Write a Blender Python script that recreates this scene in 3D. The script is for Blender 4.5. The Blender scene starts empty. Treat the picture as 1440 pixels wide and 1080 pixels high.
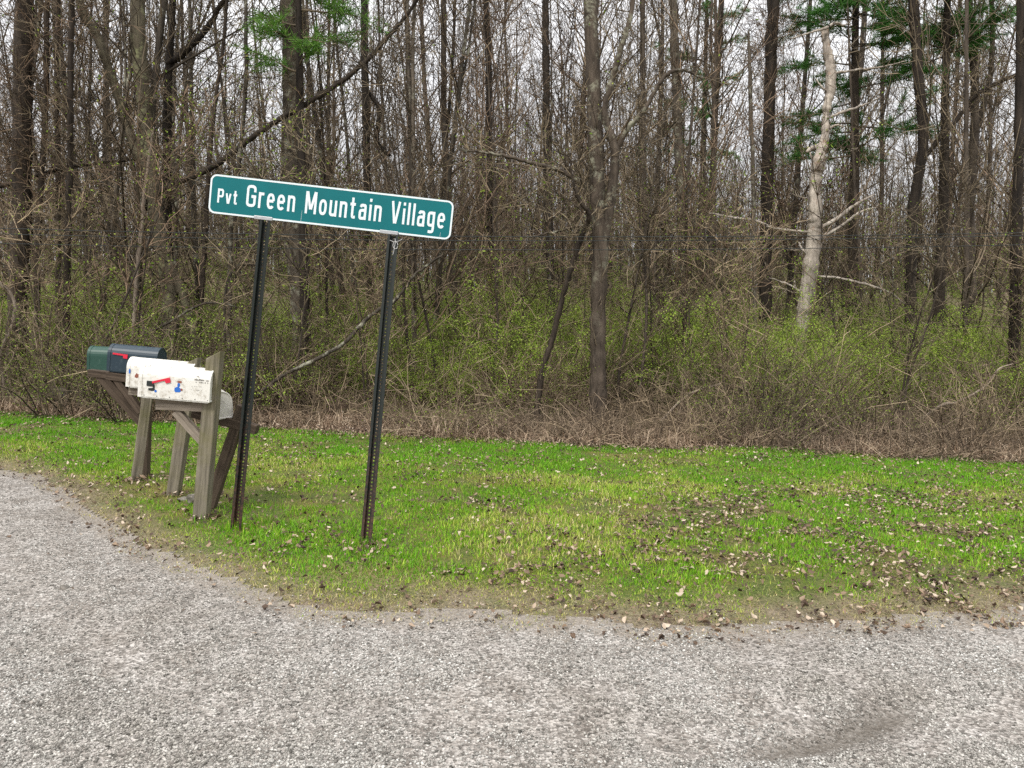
import bpy, math, random
import numpy as np
from mathutils import Vector, Matrix

R = math.radians
sc = bpy.context.scene
col = sc.collection
rng = np.random.default_rng(7)

# ------------------------------------------------------------------ camera geometry
F = 1081.0            # focal length in photo pixels (1440 wide)
PITCH = R(4.0)
CAM = np.array([0.0, 0.0, 1.55])
FWD = np.array([0, math.cos(PITCH), -math.sin(PITCH)])
UPV = np.array([0, math.sin(PITCH), math.cos(PITCH)])

def raydir(px, py):
    return FWD + np.array([1., 0, 0]) * (px - 720) / F + UPV * (540 - py) / F

def P(px, py, Y):
    d = raydir(px, py)
    return CAM + d * (Y / d[1])

def sstep(a, b, x):
    t = np.clip((x - a) / (b - a), 0, 1)
    return t * t * (3 - 2 * t)

# ------------------------------------------------------------------ noise
_lat = np.random.default_rng(99).random((256, 256))
def vnoise(x, y, s=1.0, ox=0.0):
    x = np.asarray(x, float) / s + ox + 1000; y = np.asarray(y, float) / s + ox * 1.7 + 1000
    xi = np.floor(x).astype(int); yi = np.floor(y).astype(int)
    fx = x - xi; fy = y - yi
    fx = fx * fx * (3 - 2 * fx); fy = fy * fy * (3 - 2 * fy)
    a = _lat[xi % 256, yi % 256]; b = _lat[(xi + 1) % 256, yi % 256]
    c = _lat[xi % 256, (yi + 1) % 256]; d = _lat[(xi + 1) % 256, (yi + 1) % 256]
    return (a * (1 - fx) + b * fx) * (1 - fy) + (c * (1 - fx) + d * fx) * fy

# ------------------------------------------------------------------ terrain
EX = np.array([-60, -30, -15, -8, -5.2, -4.7, -4.1, -3.35, -2.6, -1.78, -1.23, .06, 1.0, 1.8, 3.06, 6, 12, 30, 60])
EY = np.array([16, 12.5, 10.2, 8.7, 7.84, 7.6, 6.95, 6.07, 5.2, 4.55, 4.24, 4.1, 4.15, 4.33, 4.6, 5.3, 7.0, 10, 14])
def y_edge(x):
    x = np.asarray(x, float)
    return np.interp(x, EX, EY) + .22 * (vnoise(x, x * 0, .9) - .5) + .12 * (vnoise(x, x * 0, .23, 5) - .5)
BX = np.array([-60, -30, -14, -8, -3.77, -.99, .77, 3.6, 6.5, 10, 20, 60])
BY = np.array([18, 15, 13, 12.0, 11.0, 10.67, 10.37, 10.3, 9.78, 9.6, 10.5, 15])
def y_back(x):
    x = np.asarray(x, float)
    return np.interp(x, BX, BY) + .3 * (vnoise(x, x * 0, 1.1, 9) - .5)

def terrain(x, y):
    x = np.asarray(x, float); y = np.asarray(y, float)
    z = -0.03 * np.clip(x, -14, 14)
    z = z + 4.3 * sstep(12.0, 48, y + 1.5 * (vnoise(x, y, 7, 2) - .5))
    z = z + .05 * (vnoise(x, y, 1.6, 1) - .5) * sstep(0, 1.5, y - np.interp(x, EX, EY)) 
    z = z + .5 * (vnoise(x, y, 9, 3) - .5) * sstep(13, 25, y)
    z = z - .05 * sstep(.6, -.2, y - np.interp(x, EX, EY))       # the road lies a touch lower than the turf
    z = z + .03 * (vnoise(x, y, 2.2, 4) - .5)
    e = np.interp(x, EX, EY) - y
    z = z - .03 * rutline(x, y) - .012 * (np.exp(-((e - 1.15) / .2) ** 2) + np.exp(-((e - 2.35) / .22) ** 2)) + .02 * (vnoise(x, y, .45, 15) - .5) * sstep(0, .3, e)
    return z

def rutline(x, y):
    d = y - (2.97 + .46 * (x - 1.2)) - .10 * (vnoise(x, y, .3, 73) - .5)
    return np.exp(-(d / .085) ** 2) * sstep(.75, 1.1, x) * sstep(1.95, 1.5, x)

def G(px, py):
    d = raydir(px, py); t = 1.0
    while t < 200:
        p = CAM + d * t
        if p[2] < terrain(p[0], p[1]): break
        t += .01
    p = CAM + d * t
    return np.array([p[0], p[1], float(terrain(p[0], p[1]))])

# ------------------------------------------------------------------ materials
def new_mat(name):
    m = bpy.data.materials.new(name); m.use_nodes = True
    nt = m.node_tree; nt.nodes.clear()
    out = nt.nodes.new('ShaderNodeOutputMaterial')
    b = nt.nodes.new('ShaderNodeBsdfPrincipled')
    nt.links.new(b.outputs[0], out.inputs[0])
    b.inputs['Roughness'].default_value = .85
    b.inputs['Specular IOR Level'].default_value = .25
    return m, nt, b, out

def N(nt, typ, **kw):
    n = nt.nodes.new(typ)
    for k, v in kw.items():
        if k.startswith('i_'):
            key = k[2:]
            n.inputs[int(key) if key.isdigit() else key.replace('_', ' ')].default_value = v
        else: setattr(n, k, v)
    return n
def L(nt, a, ao, b, bi): nt.links.new(a.outputs[ao], b.inputs[bi])

def ramp(nt, stops, interp='LINEAR'):
    r = nt.nodes.new('ShaderNodeValToRGB'); r.color_ramp.interpolation = interp
    e = r.color_ramp.elements
    while len(e) < len(stops): e.new(.5)
    for el, (p, c) in zip(e, stops):
        el.position = p; el.color = (*c, 1)
    return r

def mixc(nt, fac, a, b, mode='MIX'):
    """fac/a/b: (node, out) or a constant"""
    m = nt.nodes.new('ShaderNodeMix'); m.data_type = 'RGBA'; m.blend_type = mode
    for key, v in ((0, fac), (6, a), (7, b)):
        if isinstance(v, tuple) and len(v) == 2 and hasattr(v[0], 'outputs'): nt.links.new(v[0].outputs[v[1]], m.inputs[key])
        elif key == 0: m.inputs[0].default_value = v
        else: m.inputs[key].default_value = (*v, 1)
    return (m, 2)

def noise(nt, scale, detail=4, rough=.6, coord='Object', stretch=None, dist=0):
    tc = N(nt, 'ShaderNodeTexCoord')
    src = (tc, coord)
    if stretch:
        mp = N(nt, 'ShaderNodeMapping'); mp.inputs['Scale'].default_value = stretch
        L(nt, tc, coord, mp, 'Vector'); src = (mp, 'Vector')
    n = N(nt, 'ShaderNodeTexNoise'); n.inputs['Scale'].default_value = scale
    n.inputs['Detail'].default_value = detail; n.inputs['Roughness'].default_value = rough
    n.inputs['Distortion'].default_value = dist
    nt.links.new(src[0].outputs[src[1]], n.inputs['Vector'])
    return n

def bump(nt, b, src, strength=.5, dist=.02):
    bp = N(nt, 'ShaderNodeBump'); bp.inputs['Strength'].default_value = strength; bp.inputs['Distance'].default_value = dist
    nt.links.new(src[0].outputs[src[1]], bp.inputs['Height']); L(nt, bp, 'Normal', b, 'Normal')

def bark_mat(name, dark, mid, lichen=None, lichen_amt=.5, scale=9, rise=None):
    m, nt, b, _ = new_mat(name)
    n = noise(nt, scale, 6, .7, stretch=(1, 1, .22))
    r = ramp(nt, [(.32, dark), (.68, mid)])
    L(nt, n, 0, r, 0)
    c = (r, 0)
    oi = N(nt, 'ShaderNodeObjectInfo')
    lo, hi = (1, 1) if name == 'bare_wood' else (.55, 1.12)
    rr = ramp(nt, [(0, (lo, lo * .98, lo * .97)), (1, (hi, hi * .97, hi * .94))]); L(nt, oi, 'Random', rr, 0)
    c = mixc(nt, 1.0, c, (rr, 0), 'MULTIPLY')
    if lichen:
        n2 = noise(nt, 3.2, 5, .75)
        r2 = ramp(nt, [(lichen_amt, (0, 0, 0)), (lichen_amt + .12, (1, 1, 1))]); L(nt, n2, 0, r2, 0)
        fac = (r2, 0)
        if rise:                                             # lichen grows from this height up
            tz = N(nt, 'ShaderNodeTexCoord'); sz = N(nt, 'ShaderNodeSeparateXYZ'); L(nt, tz, 'Object', sz, 0)
            mz = N(nt, 'ShaderNodeMapRange'); mz.inputs[1].default_value = rise[0]; mz.inputs[2].default_value = rise[1]; mz.inputs[3].default_value = .06; L(nt, sz, 2, mz, 0)
            mm = N(nt, 'ShaderNodeMath'); mm.operation = 'MULTIPLY'; L(nt, r2, 0, mm, 0); L(nt, mz, 0, mm, 1); fac = (mm, 0)
        c = mixc(nt, fac, c, lichen)
    nt.links.new(c[0].outputs[c[1]], b.inputs['Base Color'])
    bump(nt, b, (n, 0), .9, .04)
    return m

def twig_mat(name, a, bcol):
    m, nt, b, _ = new_mat(name)
    g = N(nt, 'ShaderNodeNewGeometry')
    r = ramp(nt, [(0, a), (.5, tuple(x * .7 + y * .3 for x, y in zip(a, bcol))), (.8, tuple(x * .35 + y * .65 for x, y in zip(a, bcol))), (1, bcol)]); L(nt, g, 'Random Per Island', r, 0)
    oi = N(nt, 'ShaderNodeObjectInfo')
    rr = ramp(nt, [(0, (.7, .68, .66)), (1, (1.25, 1.22, 1.15))]); L(nt, oi, 'Random', rr, 0)
    c = mixc(nt, 1.0, (r, 0), (rr, 0), 'MULTIPLY')
    nt.links.new(c[0].outputs[c[1]], b.inputs['Base Color'])
    return m

def leaf_mat(name, stops, trans=.35):
    m, nt, b, out = new_mat(name)
    g = N(nt, 'ShaderNodeNewGeometry')
    r = ramp(nt, stops); L(nt, g, 'Random Per Island', r, 0)
    L(nt, r, 0, b, 'Base Color'); b.inputs['Roughness'].default_value = .6
    t = N(nt, 'ShaderNodeBsdfTranslucent'); L(nt, r, 0, t, 'Color')
    mx = N(nt, 'ShaderNodeMixShader'); mx.inputs[0].default_value = trans
    L(nt, b, 0, mx, 1); L(nt, t, 0, mx, 2); L(nt, mx, 0, out, 0)
    return m

M = {}
M['bark'] = bark_mat('bark_brown', (.026, .021, .017), (.135, .112, .09))
M['bark_grey'] = bark_mat('bark_grey', (.03, .025, .02), (.155, .132, .104), (.33, .325, .25), .54)
M['bark_main'] = bark_mat('bark_main', (.024, .019, .015), (.115, .093, .073), (.28, .275, .205), .52, 9, (1.5, 3.6))
M['bark_lichen'] = bark_mat('bark_lichen', (.05, .042, .03), (.22, .195, .135), (.27, .28, .15), .53)
M['bark_dark'] = bark_mat('bark_dark', (.012, .0095, .0075), (.07, .055, .042))
M['pale_stem'] = bark_mat('pale_stem', (.16, .125, .10), (.42, .36, .29), None, .5, 8)
M['snag'] = bark_mat('bare_wood', (.13, .11, .095), (.60, .55, .48), (.33, .215, .15), .58, 7)
M['twig'] = twig_mat('twig_brown', (.018, .014, .010), (.33, .27, .19))
M['twig_red'] = twig_mat('twig_red', (.03, .02, .014), (.31, .225, .16))
M['twig_tan'] = twig_mat('twig_tan', (.06, .043, .03), (.50, .40, .28))
M['twig_pale'] = twig_mat('twig_pale', (.30, .26, .21), (.52, .46, .39))
M['bramble'] = twig_mat('bramble_cane', (.045, .033, .024), (.42, .33, .24))
M['leaf'] = leaf_mat('leaf_spring', [(0, (.13, .22, .02)), (.6, (.24, .36, .04)), (1, (.40, .46, .09))])
M['leaf_bright'] = leaf_mat('leaf_bright', [(0, (.17, .30, .03)), (1, (.42, .52, .09))])
M['needle'] = leaf_mat('pine_needle', [(0, (.028, .115, .022)), (1, (.11, .29, .05))], .25)
M['needle_light'] = leaf_mat('pine_needle_light', [(0, (.055, .17, .025)), (1, (.19, .36, .06))], .3)
M['straw'] = leaf_mat('dead_grass', [(0, (.12, .075, .05)), (.5, (.32, .225, .15)), (1, (.56, .45, .33))], .2)

# ------------------------------------------------------------------ mesh helpers
def mesh_np(name, verts, quads=None, tris=None, attrs=None, smooth=True):
    me = bpy.data.meshes.new(name)
    verts = np.asarray(verts, np.float32)
    nq = 0 if quads is None else len(quads); ntri = 0 if tris is None else len(tris)
    me.vertices.add(len(verts)); me.vertices.foreach_set('co', verts.ravel())
    loops = []; starts = []
    if nq:
        loops.append(np.asarray(quads, np.int32).ravel()); starts.append(np.arange(nq, dtype=np.int32) * 4)
    if ntri:
        loops.append(np.asarray(tris, np.int32).ravel()); starts.append(nq * 4 + np.arange(ntri, dtype=np.int32) * 3)
    lp = np.concatenate(loops)
    me.loops.add(len(lp)); me.loops.foreach_set('vertex_index', lp)
    st = np.concatenate(starts)
    me.polygons.add(len(st)); me.polygons.foreach_set('loop_start', st)
    if smooth: me.polygons.foreach_set('use_smooth', np.ones(len(st), bool))
    me.update(calc_edges=True)
    if attrs:
        for k, v in attrs.items():
            a = me.attributes.new(k, 'FLOAT', 'POINT'); a.data.foreach_set('value', np.asarray(v, np.float32))
    return me

class Tubes:
    def __init__(s): s.v = []; s.q = []; s.t = []; s.n = 0
    def add(s, pts, rad, sides=3, cap=False, rough=0, r=None):
        pts = np.asarray(pts, float); rad = np.asarray(rad, float); n = len(pts)
        t = np.empty_like(pts); t[1:-1] = pts[2:] - pts[:-2]; t[0] = pts[1] - pts[0]; t[-1] = pts[-1] - pts[-2]
        t /= np.linalg.norm(t, axis=1)[:, None] + 1e-12
        m = pts[-1] - pts[0]
        ref = np.array([1., 0, 0]) if abs(m[0]) <= min(abs(m[1]), abs(m[2])) + 1e-9 else (np.array([0., 1, 0]) if abs(m[1]) <= abs(m[2]) else np.array([0., 0, 1]))
        a = np.cross(t, ref); a /= np.linalg.norm(a, axis=1)[:, None] + 1e-12
        b = np.cross(t, a)
        th = np.arange(sides) * 2 * np.pi / sides
        ring = (a[:, None, :] * np.cos(th)[None, :, None] + b[:, None, :] * np.sin(th)[None, :, None]) * rad[:, None, None]
        if rough: ring = ring * (1 + rough * (r.normal(0, 1, (1, sides, 1)) * .8 + r.normal(0, .6, (n, sides, 1))))
        s.v.append((pts[:, None, :] + ring).reshape(-1, 3))
        i = np.arange(n - 1)[:, None] * sides; j = np.arange(sides)[None, :]; k = (j + 1) % sides
        q = np.stack([i + j, i + k, i + sides + k, i + sides + j], -1).reshape(-1, 4) + s.n
        s.q.append(q); s.n += n * sides
        if cap:
            s.v.append(pts[-1:]); base = s.n - sides
            for jj in range(sides): s.t.append((base + jj, base + (jj + 1) % sides, s.n))
            s.n += 1
    def mesh(s, name):
        return mesh_np(name, np.concatenate(s.v), np.concatenate(s.q), np.array(s.t) if s.t else None)

def link(name, me, mat=None, parent=None, loc=None):
    o = bpy.data.objects.new(name, me); col.objects.link(o)
    if mat is not None and me is not None and not me.materials: me.materials.append(mat)
    if parent is not None: o.parent = parent
    if loc is not None: o.location = loc
    return o
def tag(o, label, cat, group=None, kind=None):
    if label: o['label'] = label
    if cat: o['category'] = cat
    if group: o['group'] = group
    if kind: o['kind'] = kind
    return o
def empty(name, loc=(0, 0, 0), rz=0):
    o = bpy.data.objects.new(name, None); col.objects.link(o); o.location = loc; o.rotation_euler = (0, 0, rz)
    o.empty_display_size = .1
    return o
def copy_tree(o, parent=None):
    c = o.copy(); col.objects.link(c)
    if parent is not None: c.parent = parent
    for ch in list(o.children): copy_tree(ch, c)
    return c
def structure(o):
    o['kind'] = 'structure'; return o

# ------------------------------------------------------------------ growth
def unit(v): return v / (np.linalg.norm(v) + 1e-12)
def path(r, p, d, length, n, wander, up):
    pts = [np.array(p, float)]; d = unit(np.array(d, float)); st = length / n
    for _ in range(n):
        d = unit(d + r.normal(0, wander, 3) + np.array([0, 0, up]))
        pts.append(pts[-1] + d * st)
    return np.array(pts)
def side_dir(r, d, ang):
    a = unit(np.cross(d, r.normal(0, 1, 3)))
    return unit(d * math.cos(ang) + a * math.sin(ang))

def grow(T, r, p, d, length, r0, level, kids=5, up=.06, wander=.13, sides=4, minr=.0025, leaves=None, leafn=2):
    n = 7 if level >= 2 else (5 if level == 1 else 4)
    pts = path(r, p, d, length, n, wander, up)
    rad = np.linspace(r0, max(minr * .7, r0 * .3), n + 1)
    T.add(pts, np.maximum(rad, minr * .7), sides if level else 3)
    if leaves is not None and level == 0:
        for _ in range(leafn):
            leaves.append(pts[r.integers(2, n + 1)] + r.normal(0, .02, 3))
    if level > 0:
        for _ in range(kids):
            f = r.uniform(.18, 1.0) * n
            i = min(int(f), n - 1); q = pts[i] + (pts[i + 1] - pts[i]) * (f - i)
            dd = side_dir(r, unit(pts[i + 1] - pts[i]), r.uniform(.45, 1.1))
            grow(T, r, q, dd, length * r.uniform(.28, .55), max(minr, r0 * .45), level - 1,
                 kids, up, wander * 1.15, 3, minr, leaves, leafn)

def leaf_mesh(name, pts, size, r):
    pts = np.asarray(pts); n = len(pts)
    a = r.normal(0, 1, (n, 3)); a /= np.linalg.norm(a, axis=1)[:, None]
    b = np.cross(a, r.normal(0, 1, (n, 3))); b /= np.linalg.norm(b, axis=1)[:, None]
    s = size * r.uniform(.6, 1.3, (n, 1))
    v = np.stack([pts, pts + a * s * .5 + b * s * .32, pts + a * s, pts + a * s * .5 - b * s * .32], 1).reshape(-1, 3)
    q = np.arange(n * 4).reshape(-1, 4)
    return mesh_np(name, v, q, smooth=False)

def catmull(pts, per=5):
    pts = np.asarray(pts, float)
    ext = np.vstack([2 * pts[0] - pts[1], pts, 2 * pts[-1] - pts[-2]])
    out = []
    for i in range(1, len(ext) - 2):
        p0, p1, p2, p3 = ext[i - 1], ext[i], ext[i + 1], ext[i + 2]
        for t in np.linspace(0, 1, per, endpoint=False):
            out.append(.5 * ((2 * p1) + (-p0 + p2) * t + (2 * p0 - 5 * p1 + 4 * p2 - p3) * t * t + (-p0 + 3 * p1 - 3 * p2 + p3) * t ** 3))
    out.append(ext[-2]); return np.array(out)

# ================================================================== WORLD AND LIGHT
w = bpy.data.worlds.new("World"); sc.world = w; w.use_nodes = True
nt = w.node_tree; nt.nodes.clear()
wo = nt.nodes.new('ShaderNodeOutputWorld'); bg = nt.nodes.new('ShaderNodeBackground')
sky = nt.nodes.new('ShaderNodeTexSky'); sky.sky_type = 'NISHITA'; sky.sun_disc = False
SUN_EL, SUN_AZ = R(52), R(205)
sky.sun_elevation = SUN_EL; sky.sun_rotation = SUN_AZ; sky.dust_density = 4; sky.air_density = 1
tcw = N(nt, 'ShaderNodeTexCoord')
nw = N(nt, 'ShaderNodeTexNoise'); nw.inputs['Scale'].default_value = 2.2; nw.inputs['Detail'].default_value = 6
L(nt, tcw, 'Generated', nw, 'Vector')
cl = ramp(nt, [(.3, (10.6, 10.5, 10.7)), (.7, (14.0, 14.0, 14.1))]); L(nt, nw, 0, cl, 0)
sz = N(nt, 'ShaderNodeSeparateXYZ'); L(nt, tcw, 'Generated', sz, 0)
gz = N(nt, 'ShaderNodeMapRange'); gz.inputs[1].default_value = 0; gz.inputs[2].default_value = 1; gz.inputs[3].default_value = .36; gz.inputs[4].default_value = 1.15; L(nt, sz, 2, gz, 0)
sc_ = N(nt, 'ShaderNodeVectorMath'); sc_.operation = 'SCALE'; L(nt, cl, 0, sc_, 0); L(nt, gz, 0, sc_, 'Scale')
mx = mixc(nt, .9, (sky, 0), (sc_, 0))
nt.links.new(mx[0].outputs[mx[1]], bg.inputs[0]); bg.inputs[1].default_value = .1
L(nt, bg, 0, wo, 0)
sun = bpy.data.lights.new('sun', 'SUN'); sun.energy = 1.5; sun.angle = R(12); sun.color = (1, .96, .885)
so = bpy.data.objects.new('sun', sun); col.objects.link(so)
sd = Vector((math.sin(SUN_AZ) * math.cos(SUN_EL), math.cos(SUN_AZ) * math.cos(SUN_EL), math.sin(SUN_EL)))
so.rotation_euler = sd.to_track_quat('Z', 'Y').to_euler(); so.location = sd * 60

cam = bpy.data.cameras.new('camera'); co = bpy.data.objects.new('camera', cam); col.objects.link(co)
cam.sensor_width = 36; cam.lens = 36 * F / 1440; cam.clip_end = 3000; cam.clip_start = .05
co.location = CAM; co.rotation_euler = (math.pi / 2 - PITCH, 0, 0); sc.camera = co
sc.view_settings.view_transform = 'Standard'; sc.view_settings.look = 'None'
sc.view_settings.exposure = 0.76; sc.view_settings.gamma = 1
sc.cycles.max_bounces = 6; sc.cycles.diffuse_bounces = 3; sc.cycles.transmission_bounces = 3
sc.cycles.transparent_max_bounces = 4; sc.cycles.caustics_reflective = False; sc.cycles.caustics_refractive = False
sc.cycles.use_denoising = False

# ================================================================== GROUND, LAWN, ROAD
def spread(inner, step, outer, grow_=1.25):
    a = list(np.arange(inner[0], inner[1] + 1e-6, step)); s = step
    hi = a[-1]; lo = a[0]; H = []; Lo = []
    while hi < outer[1]: s *= grow_; hi += s; H.append(hi)
    s = step
    while lo > outer[0]: s *= grow_; lo -= s; Lo.append(lo)
    return np.array(Lo[::-1] + a + H)

def grid_mesh(name, xs, ys, dz, keep=None):
    X, Y = np.meshgrid(xs, ys); Z = terrain(X, Y) + (dz(X, Y) if callable(dz) else dz)
    v = np.stack([X, Y, Z], -1).reshape(-1, 3); nx = len(xs); ny = len(ys)
    i, j = np.meshgrid(np.arange(nx - 1), np.arange(ny - 1)); b = (j * nx + i).ravel()
    q = np.stack([b, b + 1, b + nx + 1, b + nx], 1)
    if keep is not None:
        cx = v[q].mean(1); q = q[keep(cx[:, 0], cx[:, 1])]
        used = np.unique(q); re = np.zeros(len(v), int); re[used] = np.arange(len(used)); v = v[used]; q = re[q]
    e = y_edge(v[:, 0]) - v[:, 1]
    dk = rutline(v[:, 0], v[:, 1])
    return mesh_np(name, v, q, None, {'edge': e, 'rut': dk})

m, nt, b, _ = new_mat('forest_floor')
n1 = noise(nt, 1.1, 8, .7); n2 = noise(nt, 26, 5, .75)
r1 = ramp(nt, [(.3, (.075, .05, .035)), (.55, (.19, .13, .09)), (.8, (.30, .22, .155))]); L(nt, n2, 0, r1, 0)
r2 = ramp(nt, [(.45, (0, 0, 0)), (.66, (.85, .85, .85))]); L(nt, n1, 0, r2, 0)
c = mixc(nt, (r2, 0), (r1, 0), (.10, .135, .03))
nt.links.new(c[0].outputs[c[1]], b.inputs['Base Color']); bump(nt, b, (n2, 0), .8, .06); M['floor'] = m

m, nt, b, _ = new_mat('turf')
n1 = noise(nt, 2.1, 6, .7); n2 = noise(nt, 60, 4, .7)
r1 = ramp(nt, [(.3, (.045, .06, .014)), (.52, (.12, .125, .04)), (.75, (.26, .21, .11))]); L(nt, n2, 0, r1, 0)
r2 = ramp(nt, [(.42, (.75, .95, .6)), (.65, (1.3, 1.1, .9))]); L(nt, n1, 0, r2, 0)
c = mixc(nt, 1, (r1, 0), (r2, 0), 'MULTIPLY')
at = N(nt, 'ShaderNodeAttribute'); at.attribute_name = 'edge'
ma = N(nt, 'ShaderNodeMath'); ma.operation = 'MULTIPLY_ADD'; ma.inputs[1].default_value = 1.1; ma.inputs[2].default_value = -.55; L(nt, n1, 0, ma, 0)
mb = N(nt, 'ShaderNodeMath'); mb.operation = 'ADD'; L(nt, at, 'Fac', mb, 0); L(nt, ma, 0, mb, 1)
mr = N(nt, 'ShaderNodeMapRange'); mr.inputs[1].default_value = -.5; mr.inputs[2].default_value = .05; L(nt, mb, 0, mr, 0)
rs = ramp(nt, [(.3, (.09, .07, .05)), (.52, (.22, .175, .125)), (.75, (.36, .31, .25))]); L(nt, n2, 0, rs, 0)
c = mixc(nt, (mr, 0), c, (rs, 0))
nt.links.new(c[0].outputs[c[1]], b.inputs['Base Color']); bump(nt, b, (n2, 0), .7, .03); M['turf'] = m

m, nt, b, _ = new_mat('crushed_stone')
n1 = noise(nt, .55, 5, .6); n2 = noise(nt, 120, 3, .7); n3 = noise(nt, 5, 6, .7)
vo = N(nt, 'ShaderNodeTexVoronoi'); vo.inputs['Scale'].default_value = 75; vo.inputs['Randomness'].default_value = 1
tc = N(nt, 'ShaderNodeTexCoord'); L(nt, tc, 'Object', vo, 'Vector')
sep = N(nt, 'ShaderNodeSeparateColor'); L(nt, vo, 'Color', sep, 0)
r1 = ramp(nt, [(0, (.12, .115, .108)), (.5, (.275, .265, .255)), (1, (.49, .485, .475))]); L(nt, sep, 0, r1, 0)
r2 = ramp(nt, [(.35, (.78, .74, .70)), (.65, (1.25, 1.24, 1.23))]); L(nt, n3, 0, r2, 0)
c = mixc(nt, 1, (r1, 0), (r2, 0), 'MULTIPLY')
r3 = ramp(nt, [(.4, (1, .97, .94)), (.62, (.9, .865, .825))]); L(nt, n1, 0, r3, 0)
c = mixc(nt, 1, c, (r3, 0), 'MULTIPLY')
at = N(nt, 'ShaderNodeAttribute'); at.attribute_name = 'edge'
ns = noise(nt, 7, 6, .75)
ma = N(nt, 'ShaderNodeMath'); ma.operation = 'MULTIPLY_ADD'; ma.inputs[1].default_value = .9; ma.inputs[2].default_value = -.32; L(nt, ns, 0, ma, 0)
mb = N(nt, 'ShaderNodeMath'); mb.operation = 'SUBTRACT'; L(nt, at, 'Fac', mb, 0); L(nt, ma, 0, mb, 1)
re = ramp(nt, [(.0, (.8, .8, .8)), (.16, (0, 0, 0))]); L(nt, mb, 0, re, 0)
ar = N(nt, 'ShaderNodeAttribute'); ar.attribute_name = 'rut'
am = N(nt, 'ShaderNodeMath'); am.operation = 'MULTIPLY'; am.inputs[1].default_value = .85; L(nt, ar, 'Fac', am, 0)
c = mixc(nt, (am, 0), c, (.115, .10, .082))
rs = ramp(nt, [(.3, (.16, .135, .11)), (.7, (.34, .30, .25))]); L(nt, n2, 0, rs, 0)
c = mixc(nt, (re, 0), c, (rs, 0))
nt.links.new(c[0].outputs[c[1]], b.inputs['Base Color']); bump(nt, b, (vo, 0), .9, .012); M['gravel_bed'] = m

structure(link('ground', grid_mesh('ground', spread((-16, 16), .4, (-900, 900)), spread((-4, 50), .4, (-400, 1500)), lambda x, y: -.05 * sstep(.1, .5, y_back(x) - y) - .08 * sstep(-.2, .3, y_edge(x) - y)), M['floor']))
structure(link('lawn', grid_mesh('lawn', np.arange(-22, 22, .12), np.arange(3.5, 16, .12), lambda x, y: .012 - .04 * sstep(.04, .2, y_edge(x) - y),
        lambda x, y: (y > y_edge(x) - .3) & (y < y_back(x) + .1)), M['turf']))
structure(link('gravel_road', grid_mesh('gravel_road', np.arange(-24, 24, .06), np.arange(-10, 12.5, .06), .016,
        lambda x, y: y < y_edge(x)), M['gravel_bed']))

def in_view(x, y, margin=1.2): return np.abs(x) < y * .69 + margin

# ---- gravel stones
def stones(name, n, ylo, yhi, smin, smax, seed):
    r = np.random.default_rng(seed)
    u = r.random(n)
    y = 1 / (1 / ylo + (1 / yhi - 1 / ylo) * u)                       # denser towards the camera
    x = r.uniform(-1, 1, n) * (y * .69 + .8)
    e = y_edge(x) - y
    k = (e > -.28) & (r.random(n) < np.where(e > .1, 1, .5) * np.clip(1 - .0 * e, 0, 1))
    k &= (e > 0) | (r.random(n) < .25 + e * .6)
    k &= (e > .3) | (r.random(n) < .45 + .55 * sstep(.0, .25, e + .5 * (vnoise(x, y, .3, 77) - .5)))
    rut = rutline(x, y)
    k &= r.random(n) > rut * .45
    trk = np.exp(-((e - 1.15 - .25 * (vnoise(x, y, 1.5, 70) - .5)) / .17) ** 2) + np.exp(-((e - 2.35) / .2) ** 2)
    k &= r.random(n) > np.clip(.55 * trk + .75 * sstep(.55, .72, vnoise(x, y, .7, 71) * .6 + vnoise(x, y, .2, 72) * .4), 0, .85)
    x = x[k]; y = y[k]; n = len(x)
    s = smin * (smax / smin) ** (r.random(n) ** 2.6)
    z = terrain(x, y) + .016 + s * .12
    base = np.array([[1, 0, 0], [0, 1, 0], [-1, 0, 0], [0, -1, 0], [.1, .1, 1], [0, 0, -1]], float)
    v = base[None] * r.uniform(.65, 1.25, (n, 6, 1)) + r.normal(0, .16, (n, 6, 3))
    v *= (np.stack([r.uniform(.7, 1.3, n), r.uniform(.6, 1.1, n), r.uniform(.35, .75, n)], 1) * s[:, None])[:, None, :]
    a = r.uniform(0, 6.28, n); ca, sa = np.cos(a)[:, None], np.sin(a)[:, None]
    vx = v[..., 0] * ca - v[..., 1] * sa; vy = v[..., 0] * sa + v[..., 1] * ca
    v = np.stack([vx + x[:, None], vy + y[:, None], v[..., 2] + z[:, None]], -1).reshape(-1, 3)
    f = np.array([[0, 1, 4], [1, 2, 4], [2, 3, 4], [3, 0, 4], [1, 0, 5], [2, 1, 5], [3, 2, 5], [0, 3, 5]])
    t = (np.arange(n)[:, None, None] * 6 + f[None]).reshape(-1, 3)
    return mesh_np(name, v, None, t, {'rut': np.repeat(rutline(x, y), 6)}, smooth=False)
m, nt, b, _ = new_mat('gravel_stone')
g = N(nt, 'ShaderNodeNewGeometry')
r1 = ramp(nt, [(0, (.07, .067, .06)), (.28, (.195, .19, .176)), (.7, (.365, .358, .335)), (1, (.56, .552, .525))]); L(nt, g, 'Random Per Island', r1, 0)
n1 = noise(nt, .9, 5, .65); r3 = ramp(nt, [(.36, (1.16, 1.16, 1.16)), (.64, (.86, .825, .785))]); L(nt, n1, 0, r3, 0)
c = mixc(nt, 1, (r1, 0), (r3, 0), 'MULTIPLY')
ar = N(nt, 'ShaderNodeAttribute'); ar.attribute_name = 'rut'
am = N(nt, 'ShaderNodeMath'); am.operation = 'MULTIPLY'; am.inputs[1].default_value = .62; L(nt, ar, 'Fac', am, 0)
c = mixc(nt, (am, 0), c, (.085, .072, .058))
nt.links.new(c[0].outputs[c[1]], b.inputs['Base Color']); M['stone'] = m
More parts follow.
